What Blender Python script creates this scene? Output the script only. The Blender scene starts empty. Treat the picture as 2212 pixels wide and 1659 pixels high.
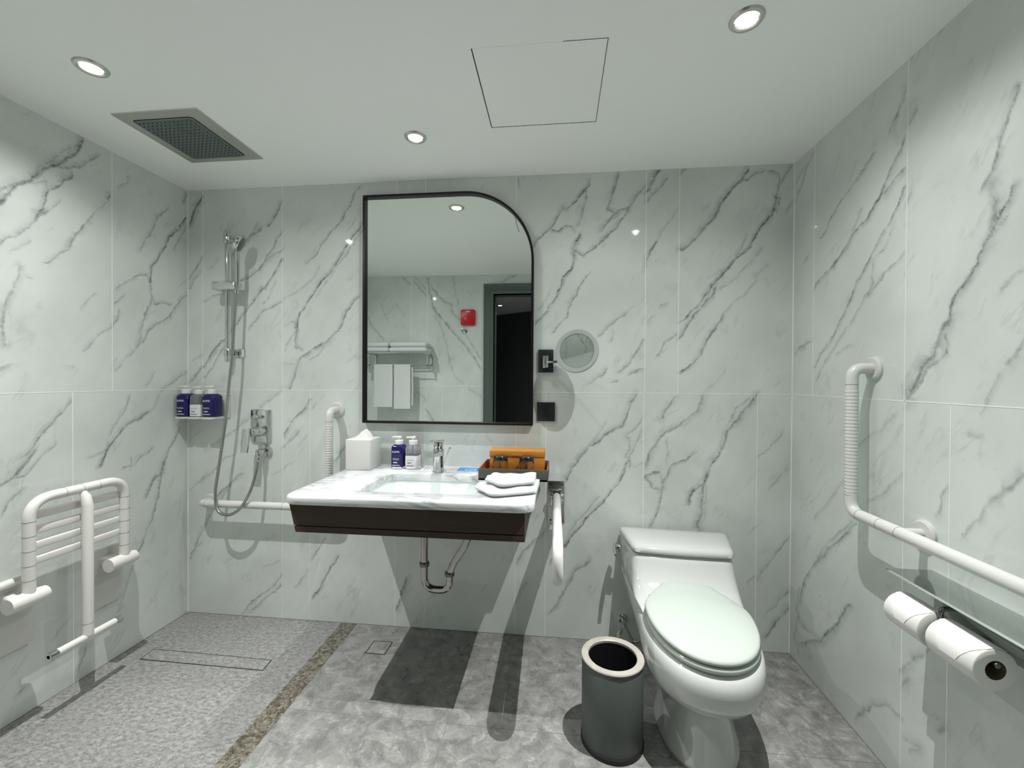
import bpy, bmesh, math, random
import numpy as np
from mathutils import Vector, Matrix
random.seed(7)
SC = bpy.context.scene
COL = SC.collection

# ------------------------------------------------------------------ camera
W, H = 3.046, 2.260            # room width (x) and height (z); back wall is y = 0
YF = -1.945                    # front wall (behind the camera, with the doorway)
def make_camera():
    f, yaw, pitch, roll = 920.56, -0.106125, -0.008821, 0.005767
    cy, sy = math.cos(yaw), math.sin(yaw)
    fw = Vector((sy*math.cos(pitch), cy*math.cos(pitch), math.sin(pitch)))
    r = Vector((cy, -sy, 0)); u = r.cross(fw)
    c, s = math.cos(roll), math.sin(roll)
    r2, u2 = c*r + s*u, -s*r + c*u
    cam = bpy.data.cameras.new('camera'); o = bpy.data.objects.new('camera', cam); COL.objects.link(o)
    cam.sensor_fit = 'HORIZONTAL'; cam.sensor_width = 36.0; cam.lens = f*36.0/2212.0
    cam.clip_start = 0.02; cam.clip_end = 50
    m = Matrix((r2, u2, -fw)).transposed().to_4x4(); m.translation = (1.97017, -2.08836, 1.25793)
    o.matrix_world = m
    SC.camera = o
make_camera()

# ------------------------------------------------------------------ world, light, exposure
wd = bpy.data.worlds.new('world'); SC.world = wd; wd.use_nodes = True
wd.node_tree.nodes['Background'].inputs[0].default_value = (0.02, 0.022, 0.021, 1)
wd.node_tree.nodes['Background'].inputs[1].default_value = 1.0
vs = SC.view_settings
vs.view_transform = 'Standard'; vs.look = 'None'; vs.gamma = 1.0; vs.use_curve_mapping = False
vs.exposure = 0.66
LAMP_COL = (1.0, 1.0, 0.985)
LAMPS = {                       # x, y, watts, cone (degrees), blend
    'shower': (0.468, -0.857, 156.0, 167, 0.42),
    'basin':  (1.380, -0.372, 44.0, 167, 0.42),
    'toilet': (2.484, -0.840, 156.0, 167, 0.42),
    'corridor': (1.457, -2.218, 42.0, 120, 0.3),
    'corridor far': (1.20, -3.60, 9.0, 120, 1.0),
}
cy = SC.cycles
cy.max_bounces = 12; cy.diffuse_bounces = 6; cy.glossy_bounces = 6; cy.transmission_bounces = 8; cy.transparent_max_bounces = 8
cy.caustics_reflective = True; cy.caustics_refractive = False; cy.blur_glossy = 0.3
cy.use_adaptive_sampling = True; cy.adaptive_threshold = 0.02; cy.adaptive_min_samples = 16
cy.sample_clamp_indirect = 3.0; cy.use_denoising = True
try: cy.denoiser = 'OPENIMAGEDENOISE'
except Exception: pass

# ------------------------------------------------------------------ materials
MATS = {}
def srgb(*c):
    return tuple(((v/255)/12.92 if v/255 <= .04045 else ((v/255+.055)/1.055)**2.4) for v in c)
def mat(name, col, rough=.5, metal=0., **k):
    m = bpy.data.materials.new(name); m.use_nodes = True
    b = m.node_tree.nodes['Principled BSDF']
    b.inputs['Base Color'].default_value = (*col, 1); b.inputs['Roughness'].default_value = rough
    b.inputs['Metallic'].default_value = metal
    for kk, v in k.items():
        b.inputs[kk.replace('_', ' ')].default_value = v
    MATS[name] = m
    return m
def N(nt, t, **k):
    n = nt.nodes.new(t)
    for a, b in k.items(): setattr(n, a, b)
    return n
def math_node(nt, op, a, b=None, c=None, clamp=False):
    n = N(nt, 'ShaderNodeMath', operation=op, use_clamp=clamp)
    for i, v in enumerate((a, b, c)):
        if v is None: continue
        if isinstance(v, (int, float)): n.inputs[i].default_value = v
        else: nt.links.new(v, n.inputs[i])
    return n.outputs[0]
def maprange(nt, v, a, b, c=0., d=1., smooth=True):
    n = N(nt, 'ShaderNodeMapRange'); n.interpolation_type = 'SMOOTHSTEP' if smooth else 'LINEAR'
    nt.links.new(v, n.inputs[0])
    for i, x in zip((1, 2, 3, 4), (a, b, c, d)): n.inputs[i].default_value = x
    return n.outputs[0]
def mixc(nt, fac, a, b):
    n = N(nt, 'ShaderNodeMix', data_type='RGBA')
    if isinstance(fac, (int, float)): n.inputs[0].default_value = fac
    else: nt.links.new(fac, n.inputs[0])
    for i, v in ((6, a), (7, b)):
        if isinstance(v, tuple): n.inputs[i].default_value = (*v, 1) if len(v) == 3 else v
        else: nt.links.new(v, n.inputs[i])
    return n.outputs[2]
def noise(nt, vec, scale, detail=4., rough=.55, dist=0.):
    n = N(nt, 'ShaderNodeTexNoise'); n.inputs['Scale'].default_value = scale
    n.inputs['Detail'].default_value = detail; n.inputs['Roughness'].default_value = rough
    n.inputs['Distortion'].default_value = dist
    if vec is not None: nt.links.new(vec, n.inputs['Vector'])
    return n.outputs[0]
def mapping(nt, vec, rot=(0, 0, 0), scale=(1, 1, 1), loc=(0, 0, 0)):
    n = N(nt, 'ShaderNodeMapping'); nt.links.new(vec, n.inputs[0])
    n.inputs['Rotation'].default_value = rot; n.inputs['Scale'].default_value = scale; n.inputs['Location'].default_value = loc
    return n.outputs[0]
def bump(nt, b, h, strength, dist=.01):
    n = N(nt, 'ShaderNodeBump'); n.inputs['Strength'].default_value = strength; n.inputs['Distance'].default_value = dist
    nt.links.new(h, n.inputs['Height']); nt.links.new(n.outputs[0], b.inputs['Normal'])

WALLC = (0.69, 0.735, 0.70)
def wall_marble():
    m = mat('wall_marble', WALLC, .035)
    nt = m.node_tree; b = nt.nodes['Principled BSDF']
    co = N(nt, 'ShaderNodeTexCoord').outputs['Object']
    va = N(nt, 'ShaderNodeAttribute'); va.attribute_name = 'vein'
    sa = N(nt, 'ShaderNodeAttribute'); sa.attribute_name = 'vein_strength'
    n1 = noise(nt, co, 30., 8., .74, .6)
    n2 = noise(nt, co, 9., 4., .6)
    n3 = noise(nt, co, 2.6, 3., .5)
    n4 = noise(nt, co, 170., 3., .6)
    v = math_node(nt, 'ADD', va.outputs['Fac'], math_node(nt, 'MULTIPLY', math_node(nt, 'SUBTRACT', n1, .5), 2.8))
    core = math_node(nt, 'MULTIPLY', maprange(nt, v, .0, 1.1), sa.outputs['Fac'])
    fa = N(nt, 'ShaderNodeAttribute'); fa.attribute_name = 'vein_soft'
    soft = math_node(nt, 'MULTIPLY', fa.outputs['Fac'], maprange(nt, noise(nt, co, 22., 6., .7, .8), .28, .68, .15, 1.25))
    amt = math_node(nt, 'MULTIPLY', core, maprange(nt, n2, .34, .62, .30, 1.15))
    amt = math_node(nt, 'ADD', math_node(nt, 'MULTIPLY', amt, .72), math_node(nt, 'MULTIPLY', soft, .85), clamp=True)
    base = mixc(nt, maprange(nt, n3, .3, .72), (WALLC[0]*.90, WALLC[1]*.90, WALLC[2]*.90), (WALLC[0]*1.06, WALLC[1]*1.05, WALLC[2]*1.06))
    base = mixc(nt, math_node(nt, 'MULTIPLY', n4, .10), base, (.52, .55, .53))
    # faint diagonal clouding and hair veins that run the same way as the printed ones
    sp = N(nt, 'ShaderNodeSeparateXYZ'); nt.links.new(co, sp.inputs[0])
    sgn = math_node(nt, 'SUBTRACT', 1., math_node(nt, 'MULTIPLY', math_node(nt, 'GREATER_THAN', sp.outputs[0], 3.04), 2.))
    u = math_node(nt, 'ADD', sp.outputs[0], math_node(nt, 'MULTIPLY', sp.outputs[1], sgn))
    ac = math_node(nt, 'SUBTRACT', math_node(nt, 'MULTIPLY', u, .84), math_node(nt, 'MULTIPLY', sp.outputs[2], .54))
    al = math_node(nt, 'ADD', math_node(nt, 'MULTIPLY', u, .54), math_node(nt, 'MULTIPLY', sp.outputs[2], .84))
    cb = N(nt, 'ShaderNodeCombineXYZ'); nt.links.new(math_node(nt, 'MULTIPLY', ac, 4.2), cb.inputs[0]); nt.links.new(al, cb.inputs[1]); nt.links.new(sp.outputs[1], cb.inputs[2])
    dg = cb.outputs[0]
    h = noise(nt, dg, 1.5, 6., .6, .35)
    hv = maprange(nt, math_node(nt, 'ABSOLUTE', math_node(nt, 'SUBTRACT', h, .5)), 0., .03, 1., 0.)
    hv = math_node(nt, 'MULTIPLY', hv, maprange(nt, n2, .45, .7, 0., .26))
    base = mixc(nt, maprange(nt, h, .45, .72, 0., .22), base, (.50, .53, .51))
    base = mixc(nt, hv, base, (.26, .28, .27))
    col = mixc(nt, amt, base, (.165, .185, .175))
    nt.links.new(col, b.inputs['Base Color'])
    return m
wall_marble()
mat('grout_white', (.88, .89, .87), .6)
mat('ceiling_paint', (.90, .92, .895), .55)
mat('gap_dark', (.015, .017, .016), .9)
mat('white_plastic', (.63, .635, .61), .33)
mat('seat_plastic', (.70, .69, .655), .3)
mat('plate_plastic', (.60, .60, .565), .25)
mat('chrome', (.64, .66, .65), .06, 1.)
mat('trap_chrome', (.40, .39, .38), .10, 1.)
mat('trim_metal', (.66, .65, .60), .34, 1.)
mat('brushed_steel', (.42, .43, .40), .26, 1.)
mat('dark_steel', (.16, .17, .165), .22, 1.)
mat('polished_steel', (.50, .53, .51), .06, 1.)
mat('spray_metal', (.16, .19, .185), .25, .6)
mat('black_metal', (.012, .010, .009), .35, .4)
mat('black_plate', (.012, .014, .016), .35)
mat('nozzle_rubber', (.01, .012, .012), .6)
mat('mirror_silver', (.86, .90, .875), 0.0, 1.)
mat('ring_plastic', (.36, .40, .385), .35)
mat('porcelain', (.52, .54, .52), .06)
mat('basin_ceramic', (.74, .80, .79), .06)
mat('lid_plastic', (.425, .475, .43), .14)
mat('wood_dark', (.040, .028, .022), .5, Specular_IOR_Level=.25)
mat('paper', (.74, .74, .71), .85)
mat('card_white', (.70, .71, .73), .6)
mat('ink', (.12, .12, .14), .7)
mat('card_blue', (.02, .25, .62), .4)
mat('bottle_blue', (.006, .004, .09), .12)
mat('cap_white', (.72, .725, .71), .3)
mat('orange_leather', (.50, .205, .030), .45)
mat('rust_leather', (.36, .13, .06), .55)
mat('tray_leather', (.06, .066, .06), .5)
mat('bin_leather', (.075, .088, .08), .5)
mat('bin_rim', (.50, .465, .42), .35, .3)
mat('black_rubber', (.006, .006, .006), .5)
mat('black_lid', (.008, .010, .010), .2)
mat('door_paint', (.085, .115, .10), .4)
mat('corridor_wall', (.07, .075, .073), .7)
mat('corridor_ceiling', (.75, .78, .76), .8)
mat('corridor_floor', (.42, .42, .42), .6)
mat('alarm_red', (.50, .003, .012), .35)
mat('lettering_white', (.8, .82, .85), .5)
mat('clear_plastic', (.90, .88, .92), .08, Transmission_Weight=.85, IOR=1.2)
mat('tinted_glass', (.86, .82, .76), .03, Transmission_Weight=1., IOR=1.35)
def lamp_mat(name, s, c):
    m = bpy.data.materials.new(name); m.use_nodes = True; nt = m.node_tree; nt.nodes.clear()
    e = N(nt, 'ShaderNodeEmission'); e.inputs[0].default_value = (*c, 1); e.inputs[1].default_value = s
    o = N(nt, 'ShaderNodeOutputMaterial'); nt.links.new(e.outputs[0], o.inputs[0]); MATS[name] = m
lamp_mat('lamp_glow', 7., (.95, .98, 1.0))
def towel_mat():
    m = mat('towel', (.63, .65, .65), .95)
    nt = m.node_tree; b = nt.nodes['Principled BSDF']; co = N(nt, 'ShaderNodeTexCoord').outputs['Object']
    bump(nt, b, noise(nt, co, 420., 3., .7), .5, .003)
    b.inputs['Sheen Weight'].default_value = .3
towel_mat()
def counter_mat():
    m = mat('counter_marble', (.78, .79, .79), .1)
    nt = m.node_tree; b = nt.nodes['Principled BSDF']; co = N(nt, 'ShaderNodeTexCoord').outputs['Object']
    mv = mapping(nt, co, rot=(0, 0, math.radians(-24)), scale=(1.6, 9., 9.))
    n1 = noise(nt, mv, 1.7, 6., .6, 1.2)
    r = math_node(nt, 'ABSOLUTE', math_node(nt, 'SUBTRACT', n1, .5))
    v = maprange(nt, r, 0., .075, 1., 0.)
    n2 = noise(nt, co, 6., 3.)
    v = math_node(nt, 'MULTIPLY', v, maprange(nt, n2, .35, .65, .1, .75))
    col = mixc(nt, v, (.60, .61, .62), (.25, .26, .28))
    nt.links.new(col, b.inputs['Base Color'])
counter_mat()
def wood():
    m = MATS['wood_dark']; nt = m.node_tree; b = nt.nodes['Principled BSDF']; co = N(nt, 'ShaderNodeTexCoord').outputs['Object']
    n1 = noise(nt, mapping(nt, co, scale=(2., 40., 60.)), 3., 5.)
    nt.links.new(mixc(nt, n1, (.032, .020, .013), (.060, .039, .027)), b.inputs['Base Color'])
wood()
def floor_mats():
    # grey honed tile with pale threads
    m = mat('floor_tile', (.36, .36, .345), .32)
    nt = m.node_tree; b = nt.nodes['Principled BSDF']; co = N(nt, 'ShaderNodeTexCoord').outputs['Object']
    n1 = noise(nt, co, 16., 7., .66, .7); n2 = noise(nt, co, 5.5, 5., .62, 1.6); n3 = noise(nt, co, 60., 4., .7)
    base = mixc(nt, maprange(nt, n1, .32, .70), (.160, .159, .151), (.290, .288, .277))
    thr = maprange(nt, math_node(nt, 'ABSOLUTE', math_node(nt, 'SUBTRACT', n2, .5)), 0., .02, 1., 0.)
    thr = math_node(nt, 'MULTIPLY', thr, maprange(nt, n1, .4, .65, 0., .55))
    col = mixc(nt, thr, base, (.47, .47, .46))
    vor = N(nt, 'ShaderNodeTexVoronoi'); vor.feature = 'DISTANCE_TO_EDGE'; vor.inputs['Scale'].default_value = 22.
    d = noise(nt, co, 9., 5., .7)
    dv = N(nt, 'ShaderNodeVectorMath', operation='ADD'); nt.links.new(co, dv.inputs[0])
    sc = N(nt, 'ShaderNodeVectorMath', operation='SCALE'); sc.inputs[3].default_value = .09
    nn = N(nt, 'ShaderNodeTexNoise'); nn.inputs['Scale'].default_value = 14.; nn.inputs['Detail'].default_value = 5.; nt.links.new(co, nn.inputs['Vector'])
    nt.links.new(nn.outputs[1], sc.inputs[0]); nt.links.new(sc.outputs[0], dv.inputs[1]); nt.links.new(dv.outputs[0], vor.inputs['Vector'])
    crack = maprange(nt, vor.outputs['Distance'], 0., .05, .34, 0.)
    crack = math_node(nt, 'MULTIPLY', crack, maprange(nt, n3, .4, .6))
    col = mixc(nt, crack, col, (.45, .45, .44))
    nt.links.new(col, b.inputs['Base Color'])
    nt.links.new(maprange(nt, n1, .3, .7, .26, .42), b.inputs['Roughness'])
    # flamed, rough shower stone
    m = mat('shower_stone', (.48, .48, .46), .32)
    nt = m.node_tree; b = nt.nodes['Principled BSDF']; co = N(nt, 'ShaderNodeTexCoord').outputs['Object']
    mp = mapping(nt, co, rot=(0, 0, math.radians(-38)), scale=(1., 1.7, 1.))
    n1 = noise(nt, mp, 48., 9., .78, .3); n2 = noise(nt, co, 7., 4.); n3 = noise(nt, mp, 210., 4., .7)
    n5 = noise(nt, mp, 150., 6., .8, .3)
    col = mixc(nt, maprange(nt, n1, .36, .64), (.20, .197, .188), (.60, .60, .59))
    col = mixc(nt, maprange(nt, n2, .35, .7, 0., .35), col, (.36, .355, .34))
    col = mixc(nt, maprange(nt, n3, .45, .75, 0., .5), col, (.80, .80, .79))
    nt.links.new(col, b.inputs['Base Color'])
    bump(nt, b, math_node(nt, 'ADD', n1, math_node(nt, 'MULTIPLY', n5, .5)), .9, .012)
    # brown granite strip
    m = mat('granite', (.13, .11, .08), .22)
    nt = m.node_tree; b = nt.nodes['Principled BSDF']; co = N(nt, 'ShaderNodeTexCoord').outputs['Object']
    n1 = noise(nt, co, 34., 8., .75, 1.4); n2 = noise(nt, co, 90., 5., .8, .5)
    col = mixc(nt, maprange(nt, n1, .38, .64), (.055, .045, .028), (.22, .20, .165))
    col = mixc(nt, maprange(nt, n2, .56, .66, 0., .8), col, (.45, .44, .41))
    col = mixc(nt, maprange(nt, n2, .34, .42, .8, 0.), col, (.02, .018, .012))
    nt.links.new(col, b.inputs['Base Color'])
floor_mats()

# ------------------------------------------------------------------ building helpers
class MB:
    """collects shapes, then links them as ONE mesh object"""
    def __init__(s): s.bm = bmesh.new()
    def merge(s, b):
        me = bpy.data.meshes.new('tmp'); b.to_mesh(me); b.free(); s.bm.from_mesh(me); bpy.data.meshes.remove(me); return s
    def box(s, lo, hi, bev=0., seg=2):
        b = bmesh.new(); bmesh.ops.create_cube(b, size=1.)
        c = [(lo[i]+hi[i])/2 for i in range(3)]; d = [abs(hi[i]-lo[i]) for i in range(3)]
        for v in b.verts: v.co = Vector([c[i]+v.co[i]*d[i] for i in range(3)])
        if bev > 0: bmesh.ops.bevel(b, geom=list(b.edges), offset=bev, segments=seg, affect='EDGES', profile=.5)
        return s.merge(b)
    def loft(s, loops, cap0=True, cap1=True, closed=True, wrap=False):
        bm = s.bm; R = [[bm.verts.new(Vector(p)) for p in L] for L in loops]
        n = len(R[0]); rng = range(n if closed else n-1)
        K = len(R)
        for i in range(K if wrap else K-1):
            A, B = R[i], R[(i+1) % K]
            for j in rng:
                k = (j+1) % n
                try: bm.faces.new((A[j], A[k], B[k], B[j]))
                except Exception: pass
        if not wrap:
            if cap0: bm.faces.new(list(reversed(R[0])))
            if cap1: bm.faces.new(R[-1])
        return s
    def tube(s, pts, r, seg=14, smooth=0, cap=True, rs=None):
        P = [Vector(p) for p in pts]
        if smooth: P = catmull(P, smooth)
        K = len(P); T = []
        for i in range(K):
            a, b = P[max(i-1, 0)], P[min(i+1, K-1)]; T.append((b-a).normalized())
        up = Vector((0, 0, 1)) if abs(T[0].z) < .9 else Vector((1, 0, 0))
        n = (up - T[0]*up.dot(T[0])).normalized(); loops = []
        for i in range(K):
            n = (n - T[i]*n.dot(T[i])).normalized(); b = T[i].cross(n)
            rr = r if rs is None else rs[min(int(i*len(rs)/K), len(rs)-1)]
            if i and i < K-1:
                a1 = (P[i]-P[i-1]).normalized(); a2 = (P[i+1]-P[i]).normalized()
                ch = max(.5, math.cos(a1.angle(a2)/2)) if a1.length and a2.length else 1
            else: ch = 1
            loops.append([P[i] + (n*math.cos(2*math.pi*j/seg) + b*math.sin(2*math.pi*j/seg))*rr/ch**.5 for j in range(seg)])
        return s.loft(loops, cap, cap)
    def cyl(s, p0, p1, r, seg=24, r2=None, bev=0.):
        p0, p1 = Vector(p0), Vector(p1); d = (p1-p0); L = d.length; d.normalize()
        r2 = r if r2 is None else r2
        prof = [(0, r), (L, r2)] if bev <= 0 else [(0, r-bev), (bev*.3, r-bev*.3), (bev, r), (L-bev, r2), (L-bev*.3, r2-bev*.3), (L, r2-bev)]
        return s.lathe(prof, p0, d, seg)
    def lathe(s, prof, org=(0, 0, 0), axis=(0, 0, 1), seg=32, cap=True):
        """prof: list of (height, radius)"""
        org = Vector(org); a = Vector(axis).normalized()
        u = Vector((1, 0, 0)) if abs(a.x) < .8 else Vector((0, 1, 0))
        u = (u - a*u.dot(a)).normalized(); v = a.cross(u)
        L = [[org + a*h + (u*math.cos(2*math.pi*j/seg)+v*math.sin(2*math.pi*j/seg))*max(r, 1e-5) for j in range(seg)] for h, r in prof]
        return s.loft(L, cap, cap)
    def torus(s, c, axis, R, r, seg=48, rs=12, fl=1.):
        c = Vector(c); a = Vector(axis).normalized()
        u = Vector((1, 0, 0)) if abs(a.x) < .8 else Vector((0, 1, 0)); u = (u-a*u.dot(a)).normalized(); v = a.cross(u); L = []
        for i in range(seg):
            t = 2*math.pi*i/seg; e = u*math.cos(t)+v*math.sin(t)
            L.append([c + e*(R+r*math.cos(2*math.pi*j/rs)) + a*(r*fl*math.sin(2*math.pi*j/rs)) for j in range(rs)])
        return s.loft(L, wrap=True)
    def prism(s, poly, z0, z1, bev=0., axis='z', inset_top=0.):
        def P(x, y, z): return {'z': (x, y, z), 'y': (x, z, y), 'x': (z, x, y)}[axis]
        b = bmesh.new(); A = [b.verts.new(P(x, y, z0)) for x, y in poly]; B = [b.verts.new(P(x, y, z1)) for x, y in poly]
        n = len(poly)
        for i in range(n): b.faces.new((A[i], A[(i+1) % n], B[(i+1) % n], B[i]))
        f0 = b.faces.new(list(reversed(A))); f1 = b.faces.new(B)
        if bev > 0: bmesh.ops.bevel(b, geom=list(set(f0.edges) | set(f1.edges)), offset=bev, segments=2, affect='EDGES', profile=.5)
        return s.merge(b)
    def build(s, name, m, parent=None, off=None, sharp=38):
        bm = s.bm; bmesh.ops.recalc_face_normals(bm, faces=list(bm.faces))
        if off is None and parent is not None: off = OFF.get(parent.name, Vector((0, 0, 0)))
        if off is not None:
            for v in bm.verts: v.co -= Vector(off)
        me = bpy.data.meshes.new(name); bm.to_mesh(me); bm.free()
        me.materials.append(MATS[m])
        me.polygons.foreach_set('use_smooth', [True]*len(me.polygons)); me.set_sharp_from_angle(angle=math.radians(sharp))
        o = bpy.data.objects.new(name, me); COL.objects.link(o)
        if parent is not None:
            o.parent = parent; OFF[o.name] = OFF.get(parent.name, Vector((0, 0, 0)))
        return o
OFF = {}
def catmull(P, n):
    out = []
    for i in range(len(P)-1):
        p0, p1, p2, p3 = P[max(i-1, 0)], P[i], P[i+1], P[min(i+2, len(P)-1)]
        for k in range(n):
            t = k/n
            out.append(.5*((2*p1)+(p2-p0)*t+(2*p0-5*p1+4*p2-p3)*t*t+(3*p1-p0-3*p2+p3)*t**3))
    out.append(P[-1]); return out
def fillet(P, r, n=6):
    """round the corners of a polyline"""
    P = [Vector(p) for p in P]; out = [P[0]]
    for i in range(1, len(P)-1):
        a, b, c = P[i-1], P[i], P[i+1]; d1, d2 = (a-b), (c-b); rr = min(r, d1.length*.49, d2.length*.49)
        q1, q2 = b+d1.normalized()*rr, b+d2.normalized()*rr
        for k in range(n+1):
            t = k/n; out.append((1-t)**2*q1+2*t*(1-t)*b+t*t*q2)
    out.append(P[-1]); return out
def rrect(x0, y0, x1, y1, r, n=6):
    o = []
    if not isinstance(r, (tuple, list)): r = [r]*4
    for (cx, cyy, a0, rr) in ((x0+r[0], y0+r[0], 180, r[0]), (x1-r[1], y0+r[1], 270, r[1]), (x1-r[2], y1-r[2], 0, r[2]), (x0+r[3], y1-r[3], 90, r[3])):
        for k in range(n+1):
            a = math.radians(a0+90*k/n); o.append((cx+rr*math.cos(a), cyy+rr*math.sin(a)))
    return o
def tag(o, label=None, cat=None, group=None, kind=None):
    for k, v in (('label', label), ('category', cat), ('group', group), ('kind', kind)):
        if v: o[k] = v
    return o
def thing(name, label, cat, loc, group=None, rotz=0., local=False):
    o = bpy.data.objects.new(name, None); COL.objects.link(o); o.location = loc; o.rotation_euler = (0, 0, rotz)
    o.empty_display_size = .05
    OFF[o.name] = Vector((0, 0, 0)) if local else Vector(loc)
    return tag(o, label, cat, group)
def copy_tree(o, parent=None):
    c = o.copy(); COL.objects.link(c)
    if parent is not None: c.parent = parent
    for ch in list(o.children): copy_tree(ch, c)
    return c
def text(s, size, m, parent, org, xdir, ydir, name='lettering', align='LEFT'):
    """flat lettering as a mesh; org/xdir/ydir in world (or the root's local) space"""
    cu = bpy.data.curves.new('t', 'FONT'); cu.body = s; cu.size = size; cu.extrude = .0002; cu.align_x = align
    ob = bpy.data.objects.new('t', cu); COL.objects.link(ob)
    dg = bpy.context.evaluated_depsgraph_get(); me = bpy.data.meshes.new_from_object(ob.evaluated_get(dg))
    bpy.data.objects.remove(ob); me.name = name
    X = Vector(xdir).normalized(); Y = Vector(ydir).normalized(); Z = X.cross(Y)
    M = Matrix((X, Y, Z)).transposed().to_4x4(); M.translation = Vector(org) - OFF.get(parent.name, Vector((0, 0, 0)))
    me.transform(M); me.materials.clear(); me.materials.append(MATS[m])
    o = bpy.data.objects.new(name, me); COL.objects.link(o); o.parent = parent
    return o
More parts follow.
